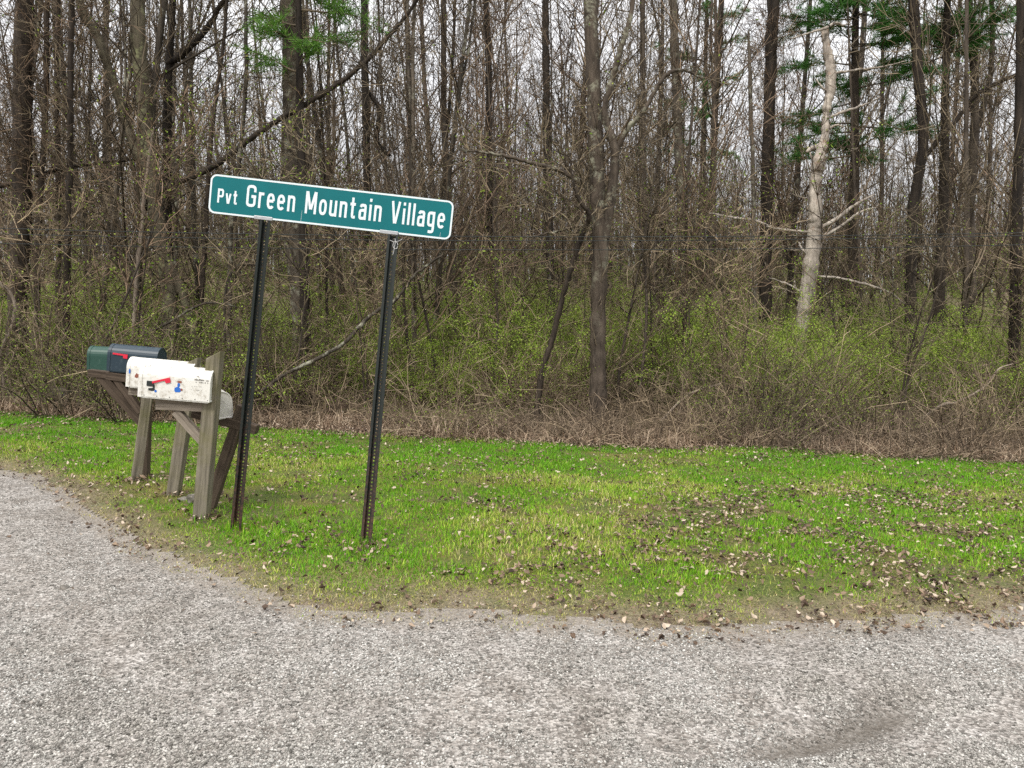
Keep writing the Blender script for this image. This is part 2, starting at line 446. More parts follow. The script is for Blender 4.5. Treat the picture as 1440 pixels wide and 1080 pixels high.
tag(link('gravel', stones('gravel', 430000, 2.2, 9.0, .0026, .0105, 3), M['stone']),
    'loose grey crushed stone covering the curving road', 'gravel', kind='stuff')

# ---- grass blades
def grass():
    r = np.random.default_rng(11)
    n = 1000000
    y = r.uniform(3.8, 13.2, n) ** 1.0
    keepd = (4.6 / y) ** .9
    x = r.uniform(-1, 1, n) * 10.5
    k = (np.abs(x) < y * .69 + 1.3) & (r.random(n) < keepd * 1.0)
    e = y - y_edge(x); bk = y_back(x) - y
    k &= (e > -.30 * vnoise(x, y, .22, 55)) & (bk > -.25)
    x, y, e, bk = x[k], y[k], e[k], bk[k]
    pat = vnoise(x, y, .55, 1) * .6 + vnoise(x, y, .17, 2) * .4
    big = vnoise(x, y, 1.7, 6)
    bare = sstep(.62, .8, pat * .7 + big * .4 - .12 * sstep(.6, 0, bk) + .06 * sstep(.8, .0, e) + .3 * np.exp(-((x + .45) / .6) ** 2 - ((y - 4.95) / .25) ** 2))
    k = (r.random(len(x)) > bare * .9) & (r.random(len(x)) < .5 + .5 * sstep(-.12, .5, e))
    x, y, e, pat, big = x[k], y[k], e[k], pat[k], big[k]; n = len(x)
    h = (.017 + .030 * r.random(n) ** 1.4) * (.55 + .9 * vnoise(x, y, .35, 8)) * (.5 + .5 * sstep(0, .9, e))
    a = r.uniform(0, 6.28, n); lean = h * r.uniform(.15, 1.0, n)
    wd = r.uniform(.0016, .0034, n) * (1 + .05 * y)
    z = terrain(x, y) + .006
    dx, dy = np.cos(a), np.sin(a); px_, py_ = -dy * wd, dx * wd
    v = np.zeros((n, 5, 3))
    v[:, 0] = np.stack([x + px_, y + py_, z], 1); v[:, 1] = np.stack([x - px_, y - py_, z], 1)
    mxx, myy = x + dx * lean * .35, y + dy * lean * .35
    v[:, 2] = np.stack([mxx - px_ * .8, myy - py_ * .8, z + h * .6], 1); v[:, 3] = np.stack([mxx + px_ * .8, myy + py_ * .8, z + h * .6], 1)
    v[:, 4] = np.stack([x + dx * lean, y + dy * lean, z + h], 1)
    b5 = np.arange(n)[:, None] * 5
    q = b5 + np.array([[0, 1, 2, 3]]); t = b5 + np.array([[3, 2, 4]])
    tuft = np.zeros(n)
    for bx_, by_ in ((333, 747), (515, 768), (283, 730), (244, 697), (191, 677)):
        g_ = G(bx_, by_); tuft += np.exp(-((x - g_[0]) ** 2 + (y - g_[1]) ** 2) / .014)
    v[:, 2:, 2] += (np.clip(tuft, 0, 1) * r.random(n) * .09)[:, None] * np.array([[.5, .5, 1.0]])
    dry = np.clip(.55 * r.random(n) ** 2.4 + .8 * sstep(.48, .74, vnoise(x, y, .8, 12) * .55 + pat * .45) * r.random(n) + .95 * sstep(.3 + .45 * vnoise(x, y, .4, 19), 0, e) * r.random(n) ** .35
                  - .25 * sstep(8.0, 10, y) + .1 * (big - .5), 0, 1)
    me = mesh_np('grass', v.reshape(-1, 3), q, t, {'dry': np.repeat(dry, 5)}, smooth=False)
    return me
m, nt, b, out = new_mat('grass_blade')
at = N(nt, 'ShaderNodeAttribute'); at.attribute_name = 'dry'
r1 = ramp(nt, [(0, (.13, .36, .012)), (.35, (.29, .50, .03)), (.65, (.50, .52, .11)), (1, (.66, .56, .32))]); L(nt, at, 'Fac', r1, 0)
g = N(nt, 'ShaderNodeNewGeometry')
rr = ramp(nt, [(0, (.65, .65, .65)), (1, (1.25, 1.25, 1.2))]); L(nt, g, 'Random Per Island', rr, 0)
c = mixc(nt, 1, (r1, 0), (rr, 0), 'MULTIPLY')
nt.links.new(c[0].outputs[c[1]], b.inputs['Base Color']); b.inputs['Roughness'].default_value = .6
t = N(nt, 'ShaderNodeBsdfTranslucent'); nt.links.new(c[0].outputs[c[1]], t.inputs[0])
mxs = N(nt, 'ShaderNodeMixShader'); mxs.inputs[0].default_value = .4
L(nt, b, 0, mxs, 1); L(nt, t, 0, mxs, 2); L(nt, mxs, 0, out, 0); M['grass'] = m
tag(link('grass', grass(), M['grass']), 'short bright spring grass on the lawn strip behind the gravel', 'grass', kind='stuff')

# ---- fallen leaves
def fallen():
    r = np.random.default_rng(21)
    n = 430000
    y = r.uniform(3.7, 13.5, n); x = r.uniform(-1, 1, n) * 10.5
    k = np.abs(x) < y * .69 + 1.2
    x, y = x[k], y[k]; e = y - y_edge(x); bk = y_back(x) - y
    cl = vnoise(x, y, .5, 31) * .45 + vnoise(x, y, .16, 32) * .35 + vnoise(x, y, .07, 33) * .2
    right = sstep(-1.0, 2.5, x) * sstep(8.6, 6.6, y)
    dens = .05 + .09 * right + .62 * sstep(.5, .64, cl) * (.3 + .7 * right)
    dens += .85 * np.exp(-((x + .45) / .65) ** 2 - ((y - 4.95) / .28) ** 2) * sstep(.36, .56, cl)
    dens += .45 * sstep(.55, -.35, bk) + .16 * sstep(-.2, .1, e) * sstep(.5, .15, e) * sstep(.35, .6, cl)
    for bx_, by_ in ((333, 747), (515, 768), (283, 730), (244, 697), (191, 677)):
        g_ = G(bx_, by_); dens += .6 * np.exp(-((x - g_[0]) ** 2 + (y - g_[1] + .05) ** 2) / .03) * sstep(.3, .55, cl)
    dens = np.where(e < -.25, .002, dens)
    k = (r.random(len(x)) < dens) & (bk > -2.5)
    x, y = x[k], y[k]; n = len(x)
    s = .006 + .018 * r.random(n) ** 2.2
    shape = np.array([[-1, 0], [-.35, .55], [.45, .5], [1, 0], [.45, -.5], [-.35, -.55]])
    v = np.zeros((n, 6, 3)); jit = r.uniform(.7, 1.3, (n, 6))
    v[..., 0] = shape[None, :, 0] * jit; v[..., 1] = shape[None, :, 1] * jit
    v[..., 2] = np.abs(v[..., 1]) * r.uniform(-.3, 1.6, (n, 1)) + v[..., 0] ** 2 * r.uniform(-.5, 1.0, (n, 1))
    v *= s[:, None, None]
    tx, ty, tz = r.normal(0, .4, n), r.normal(0, .4, n), r.uniform(0, 6.28, n)
    def rot(v, a, i, j):
        c_, s_ = np.cos(a)[:, None], np.sin(a)[:, None]; o = v.copy()
        o[..., i] = v[..., i] * c_ - v[..., j] * s_; o[..., j] = v[..., i] * s_ + v[..., j] * c_; return o
    v = rot(rot(rot(v, tx, 1, 2), ty, 0, 2), tz, 0, 1)
    z = terrain(x, y) + .02 + r.uniform(0, .026, n) - np.where(y < y_edge(x), .012, 0)
    v += np.stack([x, y, z], 1)[:, None, :]
    b6 = np.arange(n)[:, None] * 6
    q = np.concatenate([b6 + np.array([[0, 1, 2, 3]]), b6 + np.array([[0, 3, 4, 5]])])
    return mesh_np('fallen_leaves', v.reshape(-1, 3), q, smooth=False)
M['dead_leaf'] = leaf_mat('dead_leaf', [(0, (.045, .03, .022)), (.4, (.12, .08, .055)), (.75, (.30, .21, .14)), (1, (.62, .52, .41))], .15)
tag(link('fallen_leaves', fallen(), M['dead_leaf']), 'brown dead leaves scattered over the lawn and its edges', 'leaves', kind='stuff')

# ---- dead grass and brambles along the wood edge
def ribbons(name, n, posfun, hmin, hmax, wid, seed, flop=.8, seg=4):
    r = np.random.default_rng(seed)
    x, y = posfun(r, n); n = len(x)
    h = r.uniform(hmin, hmax, n); a = r.uniform(0, 6.28, n); f = r.uniform(.1, flop, n)
    w_ = wid * r.uniform(.5, 1.3, n); z = terrain(x, y) - .01
    ts = np.linspace(0, 1, seg + 1)
    v = np.zeros((n, seg + 1, 2, 3))
    for i, t in enumerate(ts):
        ang = f * t * 2.0
        rr = h * t
        cx = x + np.cos(a) * rr * np.sin(ang) + r.normal(0, .012, n) * t; cy = y + np.sin(a) * rr * np.sin(ang)
        cz = z + np.maximum(rr * np.cos(ang), .02 * t + .0)
        ox, oy = -np.sin(a) * w_ * (1 - .7 * t), np.cos(a) * w_ * (1 - .7 * t)
        v[:, i, 0] = np.stack([cx + ox, cy + oy, cz], 1); v[:, i, 1] = np.stack([cx - ox, cy - oy, cz], 1)
    b0 = np.arange(n)[:, None, None] * (seg + 1) * 2 + np.arange(seg)[None, :, None] * 2
    q = (b0 + np.array([0, 1, 3, 2])[None, None]).reshape(-1, 4)
    return mesh_np(name, v.reshape(-1, 3), q, smooth=False)
def edge_pos(r, n):
    x = r.uniform(-10.5, 10.5, n); d = np.abs(r.normal(0, .75, n)) + .12
    k = (r.random(n) < (.25 + .75 * sstep(.3, .65, vnoise(x, d, .7, 41))) * (.55 + .45 * sstep(0, 3, x)))
    return x[k], (y_back(x) + d)[k]
tag(link('dead_grass', ribbons('dead_grass', 30000, edge_pos, .06, .33, .0062, 5, 1.6), M['straw']),
    'matted reddish brown dead grass along the foot of the woods', 'dead grass', kind='stuff')

def thatch_pos(r, n):
    x = r.uniform(-7, 5.5, n); e = r.uniform(-.16, .75, n)
    y = y_edge(x) + e
    d = sstep(.75, .1, e + .5 * (vnoise(x, y, .35, 81) - .5)) * (.2 + .8 * sstep(.35, .6, vnoise(x, y, .22, 82))) * np.where(e < 0, .35, 1) * (4.2 / y)
    d = np.maximum(d, .8 * np.exp(-((x + 1.2) / .7) ** 2 - ((y - 4.75) / .4) ** 2) * sstep(.35, .6, vnoise(x, y, .22, 83)))
    k = (r.random(n) < d) & in_view(x, y, .6)
    return x[k], y[k]
M['thatch'] = leaf_mat('thatch', [(0, (.20, .15, .08)), (.35, (.44, .36, .19)), (.6, (.33, .36, .09)), (.8, (.60, .50, .30)), (1, (.22, .30, .05))], .3)
tag(link('dry_grass', ribbons('dry_grass', 190000, thatch_pos, .02, .075, .0016, 15, 1.5, 3), M['thatch']), 'thin worn straw coloured grass where the lawn meets the gravel', 'grass', kind='stuff')

# ================================================================== WOODS
def lean_stem(T, r, H, r0, sides=8, wander=.02):
    n = 22
    pts = path(r, (0, 0, -.3), (r.normal(0, .03), r.normal(0, .03), 1), H, n, wander, .03)
    t = np.linspace(0, 1, n + 1)
    rad = r0 * ((1 - t) ** .8 * .93 + .07); rad[0] *= 1.35; 
    T.add(pts, rad, sides); return pts, rad

def forest_tree(seed, H, r0, first=.2, nb=34, spread_=.6, twigs=3):
    r = np.random.default_rng(seed); T = Tubes(); B = Tubes()
    pts, rad = lean_stem(T, r, H, r0)
    if r.random() < .45:                                   # forked stem
        i = r.integers(7, 13); d = side_dir(r, np.array([0, 0, 1.]), r.uniform(.18, .35))
        q = path(r, pts[i], d, H - pts[i][2], 14, .035, .06); T.add(q, np.linspace(rad[i] * .7, .01, 15), 7)
        for _ in range(nb // 3):
            j = r.integers(3, 14); dd = side_dir(r, np.array([0, 0, 1.]), r.uniform(.5, 1.1))
            grow(B, r, q[j], dd, r.uniform(1, 2.6), .016, 2, twigs, .09, .12, 4, .0075)
    for _ in range(nb):
        f = first + (.97 - first) * r.random() ** 1.35; i = min(int(f * 22), 21)
        p = pts[i] + (pts[i + 1] - pts[i]) * r.random()
        dd = side_dir(r, np.array([0, 0, 1.]), r.uniform(.45, 1.2) * spread_ + .2)
        Lb = (.10 + .22 * (1 - f)) * H * r.uniform(.4, 1.0)
        grow(B, r, p, dd, Lb, max(.008, rad[i] * r.uniform(.2, .42)), 2, twigs, .08, .13, 4, .0075)
    return T.mesh('trunk'), B.mesh('crown')

FOREST_LABEL = 'slender bare tree with thin bare branches among the many standing deep in the woods'
FOREST_GROUP = 'bare trees in the woods'
protos = []
for i in range(12):
    H = [17, 19, 15, 21, 16, 18, 14, 20, 17, 13, 18, 16][i]
    r0 = [.095, .12, .065, .14, .065, .10, .05, .12, .075, .04, .085, .055][i]
    t_, b_ = forest_tree(100 + i, H, r0, [.14, .2, .1, .22, .08, .14, .08, .24, .12, .07, .16, .08][i], 38 if i % 3 else 48)
    o = empty('bare_tree'); link('trunk', t_, M['bark'] if i % 2 else M['bark_grey'], o); link('crown', b_, M['twig'] if i % 3 else M['twig_red'], o)
    tag(o, FOREST_LABEL, 'tree', FOREST_GROUP)
    protos.append(o)
r = np.random.default_rng(5)
placed = []; cnt = 0
while cnt < 290:
    y = 15 + 75 * r.random() ** .85
    x = r.uniform(-1, 1) * (y * .68 + 2)
    if y < 21 and abs(x - 7.2 * y / 19) < .9: continue
    if any((x - a) ** 2 + (y - b_) ** 2 < (1.0 + .012 * y) ** 2 for a, b_ in placed): continue
    placed.append((x, y))
    i = int(r.integers(0, 12)) if y > 24 else int(r.choice([2, 4, 6, 8, 9, 11])); o = copy_tree(protos[i])
    o.location = (x, y, float(terrain(x, y))); o.rotation_euler = (0, 0, r.uniform(0, 6.28))
    s = r.uniform(.8, 1.15); o.scale = (s, s, s * r.uniform(.95, 1.15)); cnt += 1
for o in protos:
    for ch in list(o.children): bpy.data.objects.remove(ch)
    bpy.data.objects.remove(o)

# far woods: one mass behind everything one can count
def far_woods():
    r = np.random.default_rng(8); T = Tubes()
    for _ in range(2400):
        y = r.uniform(88, 150); x = r.uniform(-1, 1) * (y * .72 + 4); H = r.uniform(13, 22)
        pts = path(r, (x, y, float(terrain(x, y)) - .3), (0, 0, 1), H, 8, .04, .03); r0 = r.uniform(.05, .16)
        T.add(pts, np.linspace(r0, .015, 9), 4)
        for _ in range(9):
            i = r.integers(2, 8); T.add(path(r, pts[i], side_dir(r, np.array([0, 0, 1.]), r.uniform(.4, 1)), r.uniform(1.5, 4), 3, .12, .1), np.linspace(.03, .012, 4), 3)
    return T.mesh('distant_woods')
tag(link('distant_woods', far_woods(), M['bark']), 'distant mass of bare trunks closing the view deep in the woods', 'woods', kind='stuff')

# ---- saplings with dense fine twigs
def sapling(seed, H, stems, leaf=True, twigs=4):
    r = np.random.default_rng(seed); T = Tubes(); B = Tubes(); lv = []
    for s in range(stems):
        h = H * r.uniform(.65, 1.0)
        d = (r.normal(0, .12), r.normal(0, .12), 1)
        pts = path(r, (r.normal(0, .12), r.normal(0, .12), -.15), d, h, 12, .06, .04)
        r0 = .010 + .0045 * h * r.uniform(.5, 1.1); rad = np.linspace(r0, .004, 13)
        T.add(pts, rad, 5)
        for _ in range(int(h * 5)):
            i = r.integers(2, 12); dd = side_dir(r, np.array([0, 0, 1.]), r.uniform(.5, 1.25))
            grow(B, r, pts[i], dd, r.uniform(.5, 1.7), .009, 2, twigs, .05, .17, 3, .0046, lv if leaf else None, 1)
    lm = leaf_mesh('leaves', [lv[k] for k in r.choice(len(lv), min(len(lv), 600), replace=False)], .042, r) if leaf else None
    return T.mesh('trunk'), B.mesh('crown'), lm
CLEAR = [(1.47, 13.4, .25), (.42, 13.2, .15), (.8, 13.2, .1)]
def scatter(proto_list, n, name, yfun, xfun, seed, smin, smax, labels, cat, group, mind=.4):
    r = np.random.default_rng(seed); pl = []; c_ = 0; tries = 0
    while c_ < n and tries < n * 60:
        tries += 1
        y = yfun(r); x = xfun(r, y)
        if y < float(y_back(x)) + .25: continue
        if any(y < hy and abs(x - hx * y / hy) < hw + .45 for hx, hy, hw in (CLEAR if name != 'bramble' else []) + ([(7.25, 19, .5)] if name == 'sapling' else [])): continue
        if any((x - a) ** 2 + (y - b_) ** 2 < mind ** 2 for a, b_ in pl): continue
        pl.append((x, y)); k = int(r.integers(0, len(proto_list)))
        meshes = proto_list[k]
        o = empty(name, (x, y, float(terrain(x, y))), r.uniform(0, 6.28)); s = r.uniform(smin, smax); o.scale = (s, s, s)
        for nm, me, mt in meshes:
            if me is not None: link(nm, me, mt, o)
        tag(o, labels[k], cat, group); c_ += 1
SAP = []
for i in range(5):
    t_, b_, l_ = sapling(300 + i, [5, 6.5, 4.2, 7.5, 5.5][i], [2, 1, 3, 2, 1][i], i != 3)
    SAP.append([('trunk', t_, M['bark']), ('crown', b_, [M['twig'], M['twig_red'], M['twig_tan'], M['twig'], M['twig_tan']][i]), ('leaves', l_, M['leaf'])])
SL = 'thin young tree with a haze of fine twigs in front of the taller bare trunks'
scatter(SAP, 62, 'sapling', lambda r: 12.2 + 22 * r.random() ** 1.2, lambda r, y: r.uniform(-1, 1) * (y * .68 + .8), 61, .8, 1.2, [SL] * 5, 'sapling', 'saplings in the understory', .9)

# ---- shrubs
def shrub(seed, H, n, W, leafn, droop=-.055, side=4, rmul=1.6):
    r = np.random.default_rng(seed); T = Tubes(); lv = []
    for _ in range(n):
        a = r.uniform(0, 6.28); rad = W * .34 * math.sqrt(r.random())
        h = H * r.uniform(.35, 1.08); out = r.uniform(.1, .9)
        pts = path(r, (rad * math.cos(a), rad * math.sin(a), -.08), (math.cos(a) * out + r.normal(0, .2), math.sin(a) * out + r.normal(0, .2), 1), h * 1.25, 9, .12, droop)
        r0 = r.uniform(.0035, .0095) * rmul; T.add(pts, np.linspace(r0, .0022, 10), 3)
        for _ in range(side):
            i = r.integers(2, 9)
            q = path(r, pts[i], side_dir(r, unit(pts[i + 1] - pts[i]), r.uniform(.5, 1.2)), r.uniform(.2, .7), 4, .18, 0)
            T.add(q, np.linspace(.0036, .0018, 5) * rmul, 3)
            q2 = path(r, q[r.integers(1, 4)], side_dir(r, unit(q[-1] - q[0]), r.uniform(.5, 1.2)), r.uniform(.1, .3), 2, .18, 0)
            T.add(q2, [.0026, .002, .0016], 3); lv += [q2[-1], q2[1], q[3], q[2]]
    lm = None
    if leafn:
        lv = np.array(lv); idx = r.integers(0, len(lv), leafn)
        lm = leaf_mesh('leaves', lv[idx] + r.normal(0, .05, (leafn, 3)), .026 if leafn < 7000 else .026, r)
    return T.mesh('stems'), lm
SHR = []
for i in range(6):
    s_, l_ = shrub(400 + i, [1.5, 1.9, 1.1, 2.3, 1.5, 1.8][i], [44, 50, 40, 46, 44, 44][i], [1.4, 1.6, 1.3, 1.6, 1.7, 1.5][i], [900, 1800, 0, 5200, 600, 6000][i])
    SHR.append([('stems', s_, M['twig_tan'] if i in (0, 2, 4) else M['twig']), ('leaves', l_, M['leaf_bright'] if i in (3, 5) else M['leaf'])])
BRM = []
for i in range(3):
    s_, _ = shrub(450 + i, [.55, .7, .45][i], [46, 52, 42][i], 1.5, 0, -.2, 4, 1.7)
    BRM.append([('stems', s_, M['bramble'])])
scatter(BRM, 36, 'bramble', lambda r: 9.9 + 2.4 * r.random(), lambda r, y: (r.random() ** .42 * 2 - 1) * (y * .68 + .5), 64, .55, 1.0, ['low tangle of reddish brown drooping canes at the foot of the thicket'] * 3, 'bramble', 'brambles along the lawn edge', .45)
LB = 'bare tan shrub of thin arching stems in the thicket edging the lawn'
LG = 'shrub of thin arching stems with small new green leaves in the thicket behind the lawn'
scatter(SHR[:3], 46, 'shrub', lambda r: 10.4 + 5.5 * r.random(), lambda r, y: r.uniform(-1, 1) * (y * .68 + .5), 62, .7, 1.1, [LB if SHR[k][1][1] is None else LG for k in range(3)], 'shrub', 'shrubs along the edge of the woods', .6)
scatter(SHR, 58, 'shrub', lambda r: 13 + 13 * r.random(), lambda r, y: r.uniform(-1, 1) * (y * .66 + .5), 63, .85, 1.35, [LB if SHR[k][1][1] is None else LG for k in range(6)], 'shrub', 'shrubs along the edge of the woods', .6)

# ---- shrubs already in full new leaf, in patches on the bank
scatter(SHR, 46, 'shrub', lambda r: 25 + 20 * r.random(), lambda r, y: r.uniform(-1, 1) * (y * .66 + .5), 67, 1.0, 1.6, [LB if SHR[k][1][1] is None else LG for k in range(6)], 'shrub', 'shrubs along the edge of the woods', .8)
GRN = []
for i in range(3):
    s_, l_ = shrub(470 + i, [1.5, 1.9, 1.2][i], [34, 38, 32][i], 1.8, [13000, 15000, 12000][i], -.04, 5, 1.3)
    GRN.append([('stems', s_, M['twig_tan']), ('leaves', l_, M['leaf_bright'])])
PATCH = [(545, 840, 14.5, 24, 22), (985, 1145, 14.2, 22, 13), (1360, 1460, 13.0, 21, 11), (170, 310, 14.5, 22, 8), (860, 980, 15, 26, 8), (1180, 1340, 15, 26, 10), (440, 545, 15, 24, 7), (20, 150, 16, 24, 5)]
rp = np.random.default_rng(66); patch_it = iter([(rp.uniform(a, b_), rp.uniform(c_, d_)) for a, b_, c_, d_, n_ in PATCH for _ in range(n_)] + [(700, 20)] * 4000)
cur = [None]
def gy(r): cur[0] = next(patch_it); return cur[0][1]
scatter(GRN, 84, 'shrub', gy, lambda r, y: float(P(cur[0][0], 460, y)[0]), 65, .85, 1.4, ['bright yellow green shrub in full new leaf on the bank under the bare trees'] * 3, 'shrub', 'leafy green shrubs on the bank', .3)

# ---- trees drawn from the photograph
def hero(name, label, cat, Y, stems, trunk_mat, twig_mat_, twigs=30, seed=0, twl=(.5, 1.6), twr=.008, group=None, limbs=(), leaf=0, lean_back=0, up=.05, lev=2, kids=4, base=True, limb_mat=None, wk=.8):
    """stems / limbs: lists of (px, py, width_px) traced at distance Y; every stem becomes a real tapered tube standing there"""
    r = np.random.default_rng(seed + 900); T = Tubes(); B = Tubes(); K = Tubes(); lv = []; lone = []
    b0 = P(stems[0][0][0], stems[0][0][1], Y)
    bz = float(terrain(b0[0], b0[1]))
    origin = np.array([b0[0], b0[1], bz]); paths = []
    for si, st in enumerate(list(stems) + list(limbs)):
        is_limb = si >= len(stems)
        p3 = np.array([P(a, b_, Y + (lean_back if not is_limb else 0)) for a, b_, _ in st]); ww = np.array([c_ for *_, c_ in st]) / F * Y / 2 * wk
        if si == 0 and base:
            p3 = np.vstack([[p3[0][0], p3[0][1], bz - .2], p3]); ww = np.concatenate([[ww[0] * 1.15], ww])
            if p3[1][2] < bz + .05: p3[1][2] = bz + .05
        dev = r.normal(0, .05, len(p3)).cumsum() * (1 if not is_limb else 2.2)
        dev -= dev[0]; p3[:, 1] += dev
        c4 = catmull(np.column_stack([p3, ww]), 9)
        pts = c4[:, :3] - origin; rad = np.maximum(c4[:, 3], .004)
        rad = rad * (1 + (.08 if name == 'dead_tree' else .05) * r.normal(0, 1, len(rad)))
        big = rad.max() > .03
        if big: pts[1:-1] += r.normal(0, .006, (len(pts) - 2, 3))
        if is_limb and name == 'dead_tree':
            K1 = Tubes(); K1.add(pts, rad, 7, cap=True); lone.append(K1); paths.append((pts, rad, True)); continue
        (K if is_limb and limb_mat else T).add(pts, rad, 12 if big else 6, cap=True, rough=(.085 if name == 'dead_tree' else .06) if big else 0, r=r); paths.append((pts, rad, is_limb))
    lens = np.array([len(p) for p, *_ in paths], float)
    for _ in range(int(twigs * 1.4)):
        k = int(r.choice(len(paths), p=lens / lens.sum())); pts, rad, il = paths[k]
        i = int(r.integers(1 if il else len(pts) // 4, len(pts) - 1))
        dd = side_dir(r, unit(pts[i + 1] - pts[i]), r.uniform(.5, 1.2))
        grow(B, r, pts[i], dd, r.uniform(*twl), min(twr, rad[i] * .6), lev, kids, up, .15, 4, .0046, lv if leaf else None, 1)
    o = empty(name, origin); tag(o, label, cat, group)
    tn = 'stem' if name == 'bent_branch' else 'trunk'; link(tn, T.mesh(tn), trunk_mat, o)
    for K1 in lone: link('branch', K1.mesh('branch'), trunk_mat, o)
    if K.v: link('limb', K.mesh('limb'), limb_mat, o)
    if B.v: link('crown', B.mesh('crown'), twig_mat_, o)
    if leaf and lv:
        link('leaves', leaf_mesh('leaves', [lv[k] for k in r.choice(len(lv), min(int(leaf * 1.5), len(lv)), replace=False)], .046, r), M['leaf'], o)
    return o

def ext(st, n=2, dy=180):          # carry a stem on above the frame
    a, b_ = st[-2], st[-1]; out = list(st)
    for i in range(1, n + 1): out.append((b_[0] + (b_[0] - a[0]) * .6 * i, b_[1] - dy * i, b_[2] * (1 - .25 * i)))
    return out

hero('tree', 'tall grey trunk with lichen patches standing alone at the lawn edge, centre of the photo', 'tree', 13.2,
     [ext([(841, 592, 25), (841, 520, 23), (841, 450, 22), (845, 340, 22), (840, 250, 21), (838, 170, 19), (832, 0, 19)]),
      ext([(850, 335, 12), (860, 270, 13), (864, 215, 12), (850, 160, 9), (861, 110, 8), (873, 67, 7), (888, 0, 6)], 1)],
     M['bark_main'], M['twig'], 46, 1, wk=1.0,
     limbs=[[(846, 300, 8), (830, 262, 8), (797, 237, 7), (740, 218, 5), (690, 206, 4), (640, 200, 2)],
            [(864, 218, 8), (880, 185, 7), (905, 155, 6), (935, 107, 6), (962, 97, 4), (990, 110, 2)],
            [(846, 320, 5), (815, 317, 4), (770, 328, 3), (735, 333, 1.5)]], leaf=60)
hero('tree', 'thin dark tree leaning right towards the tall grey lichen trunk', 'tree', 13.0,
     [[(754, 600, 11), (763, 520, 10), (777, 477, 10), (793, 413, 9), (808, 363, 9), (820, 327, 9), (827, 303, 8), (813, 285, 6), (803, 255, 4), (800, 220, 3)]],
     M['bark_dark'], M['twig'], 22, 2, (.4, 1.2))
hero('dead_tree', 'broken pale dead tree with the bark gone and bare stub branches', 'dead tree', 19.0,
     [[(1124, 500, 18), (1127, 463, 19), (1130, 433, 22), (1137, 383, 24), (1142, 333, 22), (1143, 300, 20), (1145, 253, 19), (1148, 225, 18), (1157, 197, 14), (1160, 173, 11), (1162, 150, 13), (1168, 127, 15), (1170, 93, 15), (1167, 60, 13), (1165, 37, 12)]],
     M['snag'], M['twig_pale'], 10, 3, (.4, .9), .006, wk=.88,
     limbs=[[(1165, 37, 5), (1182, 27, 5), (1195, 28, 3), (1205, 22, 1.5)], [(1165, 38, 5), (1140, 45, 3), (1115, 50, 1.5)],
            [(1170, 103, 4), (1210, 98, 3.5), (1245, 93, 3), (1277, 84, 1.5)], [(1163, 166, 5), (1195, 155, 4), (1220, 145, 3), (1240, 135, 1.5)],
            [(1158, 203, 9), (1142, 209, 8), (1133, 214, 4)], [(1150, 255, 6), (1158, 235, 5), (1166, 218, 3)], [(1148, 258, 4), (1170, 259, 2)],
            [(1145, 325, 6), (1175, 308, 6), (1200, 290, 5), (1230, 273, 2)], [(1146, 338, 5), (1180, 320, 5), (1205, 300, 4), (1232, 292, 2)],
            [(1140, 327, 5), (1110, 322, 4), (1084, 316, 2)], [(1140, 388, 4), (1180, 392, 4), (1225, 404, 4), (1260, 420, 3), (1285, 455, 1.5)],
            [(1132, 415, 4), (1110, 400, 3), (1083, 390, 1.5)], [(1146, 380, 3), (1155, 345, 3), (1168, 315, 1.5)], [(1138, 360, 5), (1128, 352, 4), (1124, 340, 1.5)], [(1150, 232, 5), (1141, 222, 4), (1136, 205, 1.5)], [(1160, 185, 5), (1172, 178, 4), (1184, 180, 1.5)], [(1166, 130, 4), (1156, 122, 3), (1150, 108, 1.5)], [(1134, 410, 6), (1121, 408, 5), (1117, 395, 2)], [(1085, 318, 2), (1064, 309, 5), (1030, 305, 4), (993, 299, 2)]], kids=3)
hero('tree', 'thick pale green lichened trunk in the left cluster with a fork near its foot', 'tree', 15.0,
     [ext([(244, 560, 32), (240, 480, 30), (237, 400, 28), (222, 310, 26), (208, 190, 26), (201, 67, 26), (197, -10, 25)]),
      [(280, 540, 15), (277, 493, 15), (267, 460, 16), (257, 417, 16), (240, 370, 14)],
      ext([(212, 250, 16), (190, 207, 16), (173, 167, 15), (160, 120, 15), (147, 77, 14), (133, 43, 14), (113, 0, 13)], 1)],
     M['bark_lichen'], M['twig'], 50, 4, (.6, 2.0), leaf=200, limb_mat=M['bark_dark'],
     limbs=[[(222, 300, 9), (213, 283, 8), (240, 263, 9), (283, 240, 10), (317, 217, 10), (350, 190, 9), (393, 163, 9), (430, 140, 9), (480, 108, 8), (513, 83, 8), (543, 50, 7), (577, 10, 6), (605, -40, 5)],
            [(236, 218, 3), (187, 223, 4), (110, 230, 6), (67, 240, 7), (0, 262, 7), (-40, 270, 7)]])
hero('tree', 'dark trunk right behind the lichened one with a heavy limb rising right', 'tree', 16.5,
     [ext([(236, 420, 16), (234, 250, 15), (234, 150, 14), (237, 67, 12), (241, 0, 11)])], M['bark_dark'], M['twig'], 34, 5, (.6, 1.8), .01,
     limbs=[[(234, 90, 9), (250, 78, 12), (267, 63, 11), (290, 33, 9), (313, 0, 8), (335, -40, 6)]], leaf=80)
hero('broken_tree', 'thin pale splintered stem leaning beside the thick lichened trunk', 'tree', 13.8,
     [[(180, 560, 8), (184, 483, 8), (188, 443, 7), (192, 383, 7), (199, 317, 7), (203, 267, 6), (213, 207, 5), (218, 180, 2)]], M['pale_stem'], M['twig_tan'], 8, 6, (.3, .9), .005)
hero('tree', 'straight dark slim trunk rising left of the forked lichened tree', 'tree', 14.0,
     [ext([(97, 566, 13), (98, 467, 12), (97, 400, 11), (97, 333, 11), (97, 233, 10), (103, 167, 10), (105, 83, 9), (107, 0, 9)])], M['bark_dark'], M['twig'], 40, 7, (.5, 1.5), leaf=80)
